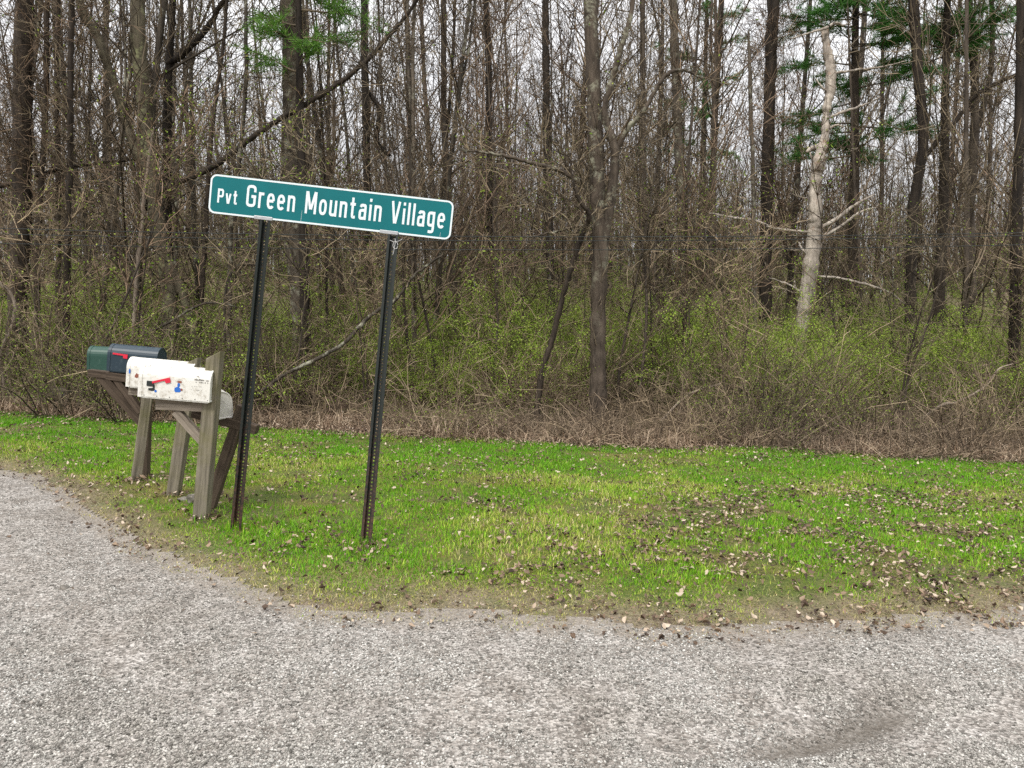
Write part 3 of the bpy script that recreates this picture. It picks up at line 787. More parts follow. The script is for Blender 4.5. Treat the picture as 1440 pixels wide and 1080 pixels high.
hero('tree', 'broad dark trunk wrapped in hanging vines at the left edge of the photo', 'tree', 14.5,
     [ext([(22, 560, 34), (24, 400, 32), (25, 300, 31), (27, 170, 30), (33, 0, 28)]), ext([(52, 540, 12), (50, 350, 10), (58, 150, 9), (64, 0, 9)], 1)], M['bark_dark'], M['twig_red'], 120, 8, (.7, 2.2), .008, up=-.05)
hero('tree', 'slim grey trunk between the vine wrapped trunk and the forked tree', 'tree', 15.5,
     [ext([(80, 545, 10), (82, 300, 9), (82, 100, 8), (83, 0, 8)])], M['bark'], M['twig'], 30, 9, (.5, 1.5), leaf=60)
hero('tree', 'massive dark trunk with ragged bark behind the left sign post', 'tree', 16.0,
     [ext([(428, 560, 36), (424, 443, 33), (414, 300, 34), (411, 233, 34), (413, 133, 35), (410, 0, 34)])], M['bark_grey'], M['twig'], 60, 10, (.6, 2.0), .01, leaf=160)
hero('tree', 'slender dark trunk seen through the gap left of the sign', 'tree', 15.5,
     [ext([(280, 500, 9), (287, 383, 8), (293, 300, 8), (298, 200, 7), (310, 90, 6), (318, 0, 5)])], M['bark_dark'], M['twig'], 34, 11, (.5, 1.6), leaf=70)
hero('tree', 'grey crooked young trunk just left of the left sign post', 'tree', 15.0,
     [ext([(318, 560, 9), (318, 500, 9), (320, 333, 8), (335, 200, 7), (343, 100, 7), (343, 0, 6)])], M['bark_grey'], M['twig'], 34, 12, (.5, 1.6), leaf=90)
hero('tree', 'dark trunk above the middle of the sign with a crooked limb bending right', 'tree', 21.0,
     [ext([(520, 440, 14), (517, 267, 13), (515, 133, 12), (513, 67, 12), (513, 0, 11)])], M['bark_dark'], M['twig'], 34, 13, (.7, 2.0), .01,
     limbs=[[(516, 128, 8), (533, 153, 8), (531, 180, 7), (530, 200, 7), (547, 217, 6)]])
hero('tree', 'straight dark trunk above the word Village on the sign', 'tree', 22.0,
     [ext([(578, 430, 10), (577, 200, 10), (575, 133, 9), (572, 17, 9), (570, -10, 8)])], M['bark'], M['twig_red'], 34, 14, (.7, 2.2), .01)
hero('tree', 'dark trunk rising just past the right end of the sign', 'tree', 20.0,
     [ext([(640, 430, 12), (632, 300, 11), (625, 200, 11), (623, 100, 10), (623, 0, 10)])], M['bark'], M['twig_red'], 40, 15, (.7, 2.2), .01)
hero('tree', 'dark mossy trunk halfway between the sign and the tall grey lichen trunk', 'tree', 20.0,
     [ext([(691, 390, 11), (690, 333, 11), (688, 233, 10), (687, 100, 10), (683, 0, 9)])], M['bark_dark'], M['twig_red'], 40, 16, (.7, 2.2), .01)
hero('tree', 'brown trunk close left of the tall grey lichen trunk', 'tree', 21.0,
     [ext([(775, 420, 15), (770, 250, 14), (768, 100, 13), (767, 0, 12)])], M['bark'], M['twig'], 40, 17, (.7, 2.2), .01)
hero('tree', 'straight brown trunk right of the forked stem of the tall grey tree', 'tree', 22.0,
     [ext([(908, 430, 11), (905, 233, 10), (904, 100, 9), (903, 0, 9)])], M['bark'], M['twig'], 40, 18, (.7, 2.2), .01)
hero('tree', 'thick brown trunk midway between the tall grey tree and the pale dead tree', 'tree', 22.0,
     [ext([(962, 410, 17), (955, 233, 15), (949, 100, 15), (947, 0, 14)])], M['bark_grey'], M['twig'], 46, 19, (.7, 2.4), .01)
hero('tree', 'dark trunk smothered in reddish hanging twigs left of the pale dead tree', 'tree', 20.5,
     [ext([(1078, 430, 22), (1082, 250, 20), (1086, 100, 20), (1090, 0, 20)])], M['bark_dark'], M['twig_red'], 150, 20, (.6, 2.0), .008, up=-.04, leaf=0)
hero('tree', 'pale grey thin stem left of the reddish twig covered trunk', 'tree', 19.0,
     [[(1062, 470, 7), (1060, 250, 7), (1057, 150, 7), (1056, 80, 6), (1055, 40, 3)]], M['bark_grey'], M['twig'], 14, 21, (.4, 1.2))
hero('tree', 'dark trunk right of the pale dead tree with a black limb reaching up right', 'tree', 18.5,
     [ext([(1278, 450, 17), (1283, 300, 16), (1297, 200, 16), (1291, 100, 16), (1287, 33, 16), (1285, 0, 16)])], M['bark_dark'], M['twig'], 60, 22, (.6, 2.0), .009, leaf=120,
     limbs=[[(1292, 232, 9), (1307, 213, 9), (1330, 185, 8), (1357, 157, 8), (1377, 130, 8), (1440, 100, 7), (1490, 75, 6)]])
hero('tree', 'straight dark trunk between the black limb and the right photo edge', 'tree', 20.0,
     [ext([(1368, 440, 15), (1367, 300, 14), (1370, 167, 14), (1367, 67, 13), (1362, 0, 12)]), ext([(1372, 190, 9), (1392, 110, 9), (1395, 50, 8), (1393, 0, 8)], 1)], M['bark'], M['twig'], 40, 23, (.6, 2.0), .009)
hero('tree', 'thick dark trunk cut by the right edge of the photo', 'tree', 15.0,
     [ext([(1428, 560, 20), (1430, 487, 19), (1432, 433, 18), (1434, 333, 17), (1440, 200, 16), (1446, 0, 15)])], M['bark_dark'], M['twig'], 40, 24, (.6, 2.0), .009, leaf=60)

# ---- arched and fallen branches in the brush
for i, (lb, Y, st, mt) in enumerate((
    ('long bare branch arching up through the brush behind the right sign post', 12.6, [(362, 556, 5), (400, 527, 5), (433, 511, 6), (480, 485, 6), (520, 443, 6), (555, 422, 5), (585, 385, 4), (622, 360, 3)], 'bark_grey'),
    ('pale hooked branch bowed over at the far left edge of the woods', 13.0, [(5, 545, 6), (3, 503, 6), (13, 480, 6), (25, 450, 5), (20, 417, 5), (0, 393, 4), (-25, 380, 3)], 'pale_stem'),
    ('thin grey branch arching over the two white mailboxes', 12.8, [(150, 560, 3), (180, 487, 3), (233, 453, 4), (277, 428, 4), (310, 427, 3), (330, 432, 2)], 'bark_grey'),
    ('small crooked branch hooked right beside the left sign post', 13.4, [(316, 480, 4), (318, 420, 4), (322, 388, 4), (334, 372, 4), (362, 372, 3)], 'bark_grey'),
    ('dead bough leaning through the brush right of the tall grey lichen trunk', 12.8, [(930, 592, 4), (905, 545, 5), (880, 540, 4), (940, 535, 4), (1000, 520, 3)][:1] + [(960, 560, 4), (985, 548, 4), (1015, 540, 3)], 'pale_stem'),
    ('low dead branch lying across the brush near the right photo edge', 12.4, [(1292, 592, 4), (1325, 570, 5), (1352, 566, 4), (1388, 545, 4), (1408, 520, 3), (1432, 512, 2)], 'pale_stem'))):
    hero('bent_branch', lb, 'branch', Y, [st], M[mt], M['twig_tan'], 9, 60 + i, (.3, .8), .006, wk=.9, kids=3, base=False)

# ---- pines
def pine(label, px, Y, H, r0, zlo, n_br, seed, Lb=2.6, mat='needle', dens=85):
    r = np.random.default_rng(seed); b0 = P(px, 420, Y); gz = float(terrain(b0[0], b0[1]))
    T = Tubes(); B = Tubes(); NP = []; ND = []
    pts = path(r, (0, 0, -.3), (0, 0, 1), H, 16, .01, .03); T.add(pts, np.linspace(r0, .03, 17), 8)
    for _ in range(n_br):
        z = r.uniform(zlo, H * .97); i = min(int((z + .3) / H * 16), 15); a = r.uniform(0, 6.28)
        Ln = Lb * (1.05 - .7 * z / H) * r.uniform(.6, 1.1)
        q = path(r, pts[i] * np.array([1, 1, 0]) + np.array([0, 0, z]), (math.cos(a), math.sin(a), r.uniform(-.15, .2)), Ln, 7, .06, .015)
        B.add(q, np.linspace(.025, .006, 8), 4)
        for _ in range(12):
            j = int(r.integers(2, 8)); s = path(r, q[min(j, 7)], side_dir(r, unit(q[-1] - q[0]), r.uniform(.3, .9)) * np.array([1, 1, .4]), r.uniform(.3, .8), 3, .1, .03)
            B.add(s, [.006, .005, .004, .003], 3)
            for _ in range(dens):
                f = r.uniform(.6, 3); k = min(int(f), 2); NP.append(s[k] + (s[k + 1] - s[k]) * (f - k)); ND.append(unit(s[3] - s[0]) * .6 + r.normal(0, .55, 3))
    NP = np.array(NP); ND = np.array(ND); ND /= np.linalg.norm(ND, axis=1)[:, None]
    n = len(NP); sd_ = np.cross(ND, r.normal(0, 1, (n, 3))); sd_ /= np.linalg.norm(sd_, axis=1)[:, None]
    ln = r.uniform(.10, .21, (n, 1)); wd = .0055
    v = np.stack([NP + sd_ * wd, NP - sd_ * wd, NP + ND * ln - sd_ * wd * .5, NP + ND * ln + sd_ * wd * .5], 1).reshape(-1, 3)
    o = empty('pine_tree', (b0[0], b0[1], gz)); tag(o, label, 'pine tree')
    link('trunk', T.mesh('trunk'), M['bark_dark'], o); link('crown', B.mesh('crown'), M['twig'], o)
    link('needles', mesh_np('needles', v, np.arange(n * 4).reshape(-1, 4), smooth=False), M[mat], o)
pine('green pine with feathery needles above the left half of the sign', 428, 15.0, 13, .11, 6.1, 34, 71, 1.45, 'needle_light', 46)
pine('green pine rising behind the pale dead tree', 1200, 20.8, 17, .17, 5.6, 84, 72, 2.2)
pine('green pine with layered sprays near the top right of the photo', 1322, 19.6, 16, .16, 7.9, 66, 73, 2.1)
pine('dim pine with dark green sprays deep in the woods right of the tall grey tree', 985, 38, 20, .2, 6.5, 34, 74, 3.2)

# ================================================================== SIGN
def solid_mat(name, colr, rough=.5, var=.0, metal=0, scale=20):
    m, nt, b, _ = new_mat(name); b.inputs['Roughness'].default_value = rough; b.inputs['Metallic'].default_value = metal
    if var:
        n = noise(nt, scale, 5, .65)
        r_ = ramp(nt, [(.3, tuple(x * (1 - var) for x in colr)), (.7, tuple(min(1, x * (1 + var)) for x in colr))]); L(nt, n, 0, r_, 0)
        L(nt, r_, 0, b, 'Base Color')
    else: b.inputs['Base Color'].default_value = (*colr, 1)
    return m
M['sign_green'] = solid_mat('sign_green', (.002, .135, .15), .45, .10, 0, 3)
M['sign_white'] = solid_mat('sign_white', (.72, .8, .82), .4, .05, 0, 30)
M['alu'] = solid_mat('aluminium', (.45, .46, .47), .45, .2, .7, 60)
m, nt, b, _ = new_mat('post_paint')
n = noise(nt, 30, 6, .7); tc = N(nt, 'ShaderNodeTexCoord'); sp = N(nt, 'ShaderNodeSeparateXYZ'); L(nt, tc, 'Object', sp, 0)
mr = N(nt, 'ShaderNodeMapRange'); mr.inputs[1].default_value = 1.1; mr.inputs[2].default_value = .1; mr.inputs[3].default_value = -.12; mr.inputs[4].default_value = .12; L(nt, sp, 2, mr, 0)
ad = N(nt, 'ShaderNodeMath'); ad.operation = 'ADD'; L(nt, n, 0, ad, 0); L(nt, mr, 0, ad, 1)
r1 = ramp(nt, [(.45, (.012, .016, .014)), (.62, (.05, .03, .022)), (.75, (.11, .055, .035))]); L(nt, ad, 0, r1, 0); L(nt, r1, 0, b, 'Base Color')
b.inputs['Roughness'].default_value = .55; bump(nt, b, (n, 0), .3, .003); M['post'] = m

SY = 5.75
A_ = P(297, 244, SY); B_ = P(639, 283, SY); Cc = P(296, 301, SY)
su = unit(B_ - A_); sw = float(np.linalg.norm(B_ - A_)); sn = np.array([0, -1., 0]); sv = np.cross(sn, su) * -1
if sv[2] < 0: sv = -sv
shh = sw * 54.5 / 343
sign_o = A_ - sv * shh          # lower left corner of the sign
Ms = Matrix(((su[0], sv[0], sn[0]), (su[1], sv[1], sn[1]), (su[2], sv[2], sn[2]))).to_4x4()
Ms.translation = Vector(sign_o)
# sign local axes: x along the plate, y up, z towards the viewer
def rrect(w_, h_, rad, inset=0, n=8):
    out = []
    for cx, cy, a0 in ((w_ - rad, rad, -90), (w_ - rad, h_ - rad, 0), (rad, h_ - rad, 90), (rad, rad, 180)):
        for i in range(n + 1):
            a = R(a0 + 90 * i / n); out.append((cx + (rad - inset) * math.cos(a), cy + (rad - inset) * math.sin(a)))
    return out
def prism(name, loop, z0, z1):
    n = len(loop); v = [(x, y, z0) for x, y in loop] + [(x, y, z1) for x, y in loop]
    me = bpy.data.meshes.new(name)
    me.from_pydata(v, [], [list(range(n))[::-1], list(range(n, 2 * n))] + [[i, (i + 1) % n, n + (i + 1) % n, n + i] for i in range(n)])
    me.update(); return me
def ring(name, outer, inner, z0, z1):
    n = len(outer); v = [(x, y, z0) for x, y in outer] + [(x, y, z1) for x, y in outer] + [(x, y, z1) for x, y in inner] + [(x, y, z0) for x, y in inner]
    f = []
    for i in range(n):
        j = (i + 1) % n
        f += [[i, j, n + j, n + i], [n + i, n + j, 2 * n + j, 2 * n + i], [2 * n + i, 2 * n + j, 3 * n + j, 3 * n + i]]
    me = bpy.data.meshes.new(name); me.from_pydata(v, [], f); me.update(); return me

sign = empty('street_sign'); sign.matrix_world = Ms
tag(sign, 'wide teal street sign reading Pvt Green Mountain Village in white', 'sign')
RAD = shh * .17
link('panel', prism('panel', rrect(sw, shh, RAD), -.004, 0), M['sign_green'], sign)
link('border', ring('border', rrect(sw, shh, RAD, .0006), rrect(sw, shh, RAD, .013), -.001, .0008), M['sign_white'], sign)

xh = .72
def chaikin(p, it=3):
    p = np.array(p, float)
    for _ in range(it):
        q = [p[0]]
        for i in range(len(p) - 1): q += [p[i] * .75 + p[i + 1] * .25, p[i] * .25 + p[i + 1] * .75]
        q.append(p[-1]); p = np.array(q)
    return p
def oval(cx, cy, rx, ry, a0=0, a1=360, n=40, e=2.6):
    out = []
    for i in range(n + 1):
        a = R(a0 + (a1 - a0) * i / n); c_, s_ = math.cos(a), math.sin(a)
        out.append((cx + rx * math.copysign(abs(c_) ** (2 / e), c_), cy + ry * math.copysign(abs(s_) ** (2 / e), s_)))
    return np.array(out)
GL = {
 'l': (0, [[(0, 0), (0, 1)]]),
 'i': (0, [[(0, 0), (0, xh)], [(0, .85), (0, .99)]]),
 'r': (.2, [[(0, 0), (0, xh)], chaikin([(0, .42), (.01, .60), (.09, .655), (.24, .645)])]),
 'n': (.29, [[(0, 0), (0, xh)], chaikin([(0, .46), (.02, .645), (.16, .665), (.29, .645), (.29, .45), (.29, .2), (.29, 0)])]),
 'u': (.29, [[(.29, 0), (.29, xh)], chaikin([(0, xh), (0, .5), (0, .27), (.0, .08), (.13, .06), (.27, .08), (.29, .28)])]),
 'o': (.30, [oval(.15, .36, .15, .29)]),
 'e': (.30, [[(.02, .37), (.30, .37)], np.vstack([oval(.15, .36, .15, .29, 2, 318)])]),
 'a': (.29, [chaikin([(.03, .56), (.06, .655), (.16, .655), (.29, .65), (.29, .48), (.29, .2), (.29, 0)]),
             chaikin([(.29, .42), (.14, .43), (0, .40), (0, .24), (0, .06), (.13, .06), (.27, .07), (.29, .24)])]),
 't': (.24, [chaikin([(.09, .95), (.09, .6), (.09, .25), (.09, .08), (.17, .07), (.26, .075)]), [(-.05, .65), (.25, .65)]]),
 'g': (.29, [chaikin([(.29, xh), (.29, .4), (.29, .1), (.29, -.17), (.17, -.2), (.02, -.19)]),
             chaikin([(.29, .5), (.27, .65), (.14, .66), (0, .64), (0, .40), (0, .12), (.13, .10), (.27, .11), (.29, .28)])]),
 'v': (.32, [[(0, xh), (.135, .0)], [(.32, xh), (.185, .0)]]),
 'V': (.40, [[(0, 1), (.175, 0)], [(.40, 1), (.225, 0)]]),
 'M': (.50, [[(0, 0), (0, 1)], [(.03, 1), (.235, .2)], [(.47, 1), (.265, .2)], [(.50, 1), (.50, 0)]]),
 'G': (.40, [chaikin([(.40, .68), (.40, .90), (.20, .94), (0, .90), (0, .68), (0, .5), (0, .32), (0, .10), (.20, .06), (.40, .10), (.40, .32), (.40, .40), (.40, .48)]), [(.40 + .075, .48), (.21, .48)]]),
 'P': (.36, [[(0, 0), (0, 1)], chaikin([(0, .925), (.15, .925), (.34, .93), (.36, .70), (.34, .46), (.15, .47), (0, .47)])]),
}
def stroke(pts, hw):
    p = np.array(pts, float); t = np.diff(p, axis=0); t /= np.linalg.norm(t, axis=1)[:, None] + 1e-12
    nr = np.stack([-t[:, 1], t[:, 0]], 1); nn = np.empty_like(p); nn[0] = nr[0]; nn[-1] = nr[-1]
    for i in range(1, len(p) - 1):
        mm = nr[i - 1] + nr[i]; mm /= np.linalg.norm(mm) + 1e-9; nn[i] = mm / max(.45, float(mm @ nr[i]))
    if np.linalg.norm(p[0] - p[-1]) < 1e-6:
        mm = nr[0] + nr[-1]; nn[0] = nn[-1] = mm / np.linalg.norm(mm)
    return p + nn * hw, p - nn * hw
def word(txt, x0, x1, yb, cap, sw_):
    adv = 0; items = []
    for ch in txt:
        wd, st = GL[ch]; items.append((adv, st)); adv += wd + sw_ + .15
    tot = adv - .15
    sx = (x1 - x0) / tot; V = []; Fc = []; layer = 0
    for off, sts in items:
        for st in sts:
            a, b_ = stroke(st, sw_ / 2)
            layer += 1; z = .0014 + .00009 * (layer % 7)
            n0 = len(V)
            for q in (a, b_):
                for x, y in q: V.append((x0 + (x + off + sw_ / 2) * sx, yb + y * cap, z))
            k = len(a)
            for i in range(k - 1): Fc.append([n0 + i, n0 + k + i, n0 + k + i + 1, n0 + i + 1])
    return V, Fc
V = []; Fc = []
for txt, u0, u1, yb, cap, sk in (('Pvt', .034, .117, .285, .36, .15), ('Green', .152, .352, .265, .565, .13), ('Mountain', .394, .708, .265, .565, .13), ('Village', .746, .970, .265, .565, .13)):
    v_, f_ = word(txt, u0 * sw, u1 * sw, yb * shh, cap * shh, sk); n0 = len(V); V += v_; Fc += [[i + n0 for i in f] for f in f_]
me = bpy.data.meshes.new('lettering'); me.from_pydata(V, [], Fc); me.update()
link('lettering', me, M['sign_white'], sign)
Tq = Tubes()
for ux, y0, y1 in ((.382, .03, .33), (.956, .05, .17)): Tq.add([(ux * sw, y0 * shh, .001), (ux * sw + .002, y1 * shh, .001)], [.0012, .0008], 4)
link('scratch', Tq.mesh('scratch'), M['sign_white'], sign)
# clamps holding the plate on the posts
def box_mesh(name, sx, sy, sz, ox=0, oy=0, oz=0, bev=.0):
    import bmesh
    bm = bmesh.new(); bmesh.ops.create_cube(bm, size=1)
    for v in bm.verts: v.co = Vector((v.co.x * sx + ox, v.co.y * sy + oy, v.co.z * sz + oz))
    if bev: bmesh.ops.bevel(bm, geom=bm.edges[:], offset=bev, segments=2, affect='EDGES', profile=.6)
    me = bpy.data.meshes.new(name); bm.to_mesh(me); bm.free(); return me
for ux in (.228, .746):
    link('clamp', box_mesh('clamp', .135, .026, .014, ux * sw, .006, -.0005, .003), M['alu'], sign)

# U-channel posts with punched holes
def post(base, top, label):
    base = np.array(base); top = np.array(top); ax = top - base; Ln = float(np.linalg.norm(ax)); z = ax / Ln
    y = unit(np.cross(z, np.array([1., 0, 0]))); x = np.cross(y, z)
    mat = Matrix(((x[0], y[0], z[0]), (x[1], y[1], z[1]), (x[2], y[2], z[2]))).to_4x4(); mat.translation = Vector(base)
    v = []; f = []
    def addp(loop): # profile strip extruded along z with thickness
        n = len(loop); n0 = len(v)
        for zz in (-.25, Ln):
            for p in loop: v.append((p[0], p[1], zz))
        for i in range(n): f.append([n0 + i, n0 + (i + 1) % n, n0 + n + (i + 1) % n, n0 + n + i])
        f.append([n0 + i for i in range(n)][::-1]); f.append([n0 + n + i for i in range(n)])
    th = .004
    for s in (1, -1):        # side walls and outer flanges (flanges face the viewer, web set back)
        addp([(s * .017, .0), (s * .017 + s * th, 0.0), (s * .024 + s * th, -.028), (s * .040, -.028), (s * .040, -.028 - th), (s * .0215, -.028 - th)][::s])
    pitch = .0254; n = int((Ln + .25) / pitch); hw = .017; hr = .0068
    for k in range(n):
        zc = -.25 + (k + .5) * pitch
        for yy, flip in ((-th, False), (0.0, True)):
            n0 = len(v)
            for i in range(8):
                a = math.pi / 8 + i * math.pi / 4; c_, s_ = math.cos(a), math.sin(a)
                mxx = max(abs(c_), abs(s_)); v.append((hw * c_ / mxx, yy, zc + pitch / 2 * s_ / mxx)); 
            for i in range(8):
                a = math.pi / 8 + i * math.pi / 4; v.append((hr * math.cos(a), yy, zc + hr * math.sin(a)))
            for i in range(8):
                j = (i + 1) % 8; q = [n0 + i, n0 + j, n0 + 8 + j, n0 + 8 + i]; f.append(q[::-1] if flip else q)
            # corner fill
            for i, (sx, sz) in zip((0, 2, 4, 6), ((1, 1), (-1, 1), (-1, -1), (1, -1))):
                v.append((hw * sx, yy, zc + pitch / 2 * sz)); f.append([n0 + i, n0 + (i + 1) % 8, len(v) - 1][::(-1 if not flip else 1)])
    me = bpy.data.meshes.new('sign_post'); me.from_pydata(v, [], f); me.update()
    o = link('sign_post', me, M['post']); o.matrix_world = mat
    tag(o, label, 'sign post', 'steel posts carrying the sign'); return o
for (bx, by, tx, ty, lb) in ((333, 747, 375, 309, 'leaning black punched steel post nearer the mailboxes, left under the sign'), (515, 768, 554, 329, 'leaning black punched steel post right under the word Village')):
    gb = G(bx, by); tp = P(tx, ty, SY + .03); post(gb, tp, lb)
# string tied round the right post
sp_ = P(556, 341, SY - .03); Tq = Tubes()
ang = np.linspace(0, 6.0, 16); Tq.add(np.stack([sp_[0] + .018 * np.cos(ang), sp_[1] + 0 * ang, sp_[2] - .02 + .026 * np.sin(ang)], 1), [.0016] * 16, 5)
Tq.add([sp_ + np.array([-.002, 0, .03]), sp_ + np.array([0, -.004, 0]), sp_ + np.array([-.012, 0, -.06]), sp_ + np.array([-.02, .0, -.09])], [.0015] * 4, 5)
Tq.add([sp_ + np.array([-.045, .02, .02]), sp_ + np.array([-.01, -.002, 0.004]), sp_ + np.array([.03, 0, .012]), sp_ + np.array([.05, .02, .03])], [.0013] * 4, 5)
tag(link('string', Tq.mesh('string'), solid_mat('string_white', (.75, .75, .74), .8)), 'white string knotted round the top of the right sign post', 'string')

# ================================================================== MAILBOXES
def wood_mat(name, dark, light, moss=0):
    m, nt, b, _ = new_mat(name)
    n = noise(nt, 14, 7, .7, stretch=(3, 3, .18)); n2 = noise(nt, 3, 4, .6)
    r_ = ramp(nt, [(.3, dark), (.5, tuple((a + b_) / 2 for a, b_ in zip(dark, light))), (.72, light)]); L(nt, n, 0, r_, 0)
    c = (r_, 0)
    if moss:
        r2 = ramp(nt, [(.45, (0, 0, 0)), (.62, (moss, moss, moss))]); L(nt, n2, 0, r2, 0); c = mixc(nt, (r2, 0), c, (.13, .125, .035))
    nt.links.new(c[0].outputs[c[1]], b.inputs['Base Color']); bump(nt, b, (n, 0), .7, .008); return m
M['wood_grey'] = wood_mat('weathered_wood', (.10, .082, .062), (.34, .29, .235))
M['wood_moss'] = wood_mat('mossy_wood', (.075, .066, .05), (.30, .265, .205), .5)
M['wood_dark'] = wood_mat('dark_wood', (.028, .02, .014), (.115, .085, .062))

def beam(name, p, q, wx, wy, mat, parent, slant=0, twist=0, label=None):
    p = np.array(p, float); q = np.array(q, float); ax = q - p; Ln = float(np.linalg.norm(ax)); z = ax / Ln
    y = unit(np.array([0, 1., 0]) - z * z[1]); x = np.cross(y, z)
    c_, s_ = math.cos(twist), math.sin(twist); x, y = x * c_ + y * s_, y * c_ - x * s_
    import bmesh
    bm = bmesh.new(); bmesh.ops.create_cube(bm, size=1)
    for v in bm.verts:
        top = v.co.z > 0
        v.co = Vector((v.co.x * wx, v.co.y * wy, Ln if top else 0))
        if top and slant: v.co.z += slant * (v.co.x / wx)
    bmesh.ops.bevel(bm, geom=bm.edges[:], offset=.004, segments=2, affect='EDGES', profile=.5)
    bmesh.ops.subdivide_edges(bm, edges=[e for e in bm.edges if e.calc_length() > Ln * .6], cuts=8)
    rr = random.Random(int(Ln * 1e5))
    for v in bm.verts:
        if .02 < v.co.z < Ln - .03: v.co.x += rr.uniform(-.0015, .0015); v.co.y += rr.uniform(-.0015, .0015)
    me = bpy.data.meshes.new(name); bm.to_mesh(me); bm.free()
    o = link(name, me, mat); mw = Matrix(((x[0], y[0], z[0]), (x[1], y[1], z[1]), (x[2], y[2], z[2]))).to_4x4(); mw.translation = Vector(p)
    o.parent = parent; o.matrix_parent_inverse = Matrix.Identity(4)
    o.matrix_basis = Matrix.Translation(-Vector(parent.location)) @ mw
    return o

def stand(label, base_px, top_px, wpx, mat, arm=None, brace=None, slant=0, arm_mat=None, Y=None, armw=.045, bracew=.045, twist=0, Yarm=None):
    g = G(*base_px); Yb = g[1] if Y is None else Y
    o = empty('mailbox_stand', g); tag(o, label, 'mailbox stand', 'wooden mailbox stands')
    t = P(top_px[0], top_px[1], Yb); w_ = wpx / F * Yb
    d = unit(np.array(t) - g)
    beam('post', g - d * .12, t, w_, w_ * .95, mat, o, slant, twist)
    Ya = Yb - .0 if Yarm is None else Yarm
    if arm: beam('arm', P(arm[0], arm[1], Ya), P(arm[2], arm[3], Ya), arm[4] / F * Ya, .09, arm_mat or mat, o)
    if brace: beam('brace', P(brace[0], brace[1], Yb - .004), P(brace[2], brace[3], Yb - .004), brace[4] / F * Yb, .06, arm_mat or mat, o)
    return o, Yb
sC, YC = stand('wooden stand with a slant topped post and brace carrying the front white mailbox', (283, 730), (303, 499), 19, M['wood_moss'], (222, 568, 291, 571, 15), (248, 578, 287, 622, 12), .07, M['wood_grey'])
sB, YB = stand('wooden stand whose slanted post top shows behind the front white mailbox', (244, 697), (272, 507), 16, M['wood_moss'], (184, 549, 262, 557, 11), None, .07, M['wood_grey'])
sA, YA = stand('leaning light brown post stand carrying the dark blue mailbox', (191, 677), (209, 540), 13, M['wood_moss'], (152, 528, 228, 538, 11), (160, 527, 199, 580, 9), 0, M['wood_dark'], twist=.5)
sE, YE = stand('dark wooden stand with a long brace carrying the dark green mailbox', (203, 672), (207, 532), 12, M['wood_dark'], (126, 524, 207, 534, 10), (142, 528, 203, 596, 14), 0, M['wood_dark'], Y=None)
sD, YD = stand('dark wooden stand tipped far right, holding up the low grey white mailbox', (294, 717), (342, 571), 15, M['wood_dark'], (272, 580, 362, 604, 13), None, 0, M['wood_dark'])

def paint_mat(name, colr, grime, amt, rough=.45, sc_=14):
    m, nt, b, _ = new_mat(name); b.inputs['Roughness'].default_value = rough; b.inputs['Specular IOR Level'].default_value = .4
    n = noise(nt, sc_, 8, .75); n2 = noise(nt, sc_ * 5, 4, .7)
    r_ = ramp(nt, [(amt, (0, 0, 0)), (amt + .14, (1, 1, 1))]); L(nt, n, 0, r_, 0)
    c = mixc(nt, (r_, 0), colr, grime)
    r2 = ramp(nt, [(.70, (0, 0, 0)), (.76, (.7, .7, .7))]); L(nt, n2, 0, r2, 0)
    c = mixc(nt, (r2, 0), c, tuple(x * .55 for x in grime))
    nt.links.new(c[0].outputs[c[1]], b.inputs['Base Color']); return m
M['box_white'] = paint_mat('mailbox_white', (.71, .70, .65), (.42, .385, .32), .51)
M['box_grey'] = paint_mat('mailbox_greyed', (.62, .60, .56), (.40, .38, .34), .5)
M['box_blue'] = paint_mat('mailbox_blue', (.018, .035, .05), (.045, .07, .085), .55, .4)
M['box_green'] = paint_mat('mailbox_green', (.018, .062, .046), (.04, .09, .07), .55, .4)
M['flag_red'] = paint_mat('flag_red', (.62, .02, .05), (.45, .03, .05), .62, .45, 40)
M['black'] = solid_mat('black_plastic', (.025, .03, .03), .5)
M['blue'] = solid_mat('decal_blue', (.03, .14, .5), .5)
M['brown'] = solid_mat('decal_brown', (.25, .09, .06), .6)
M['ink'] = solid_mat('faded_ink', (.12, .11, .10), .8)

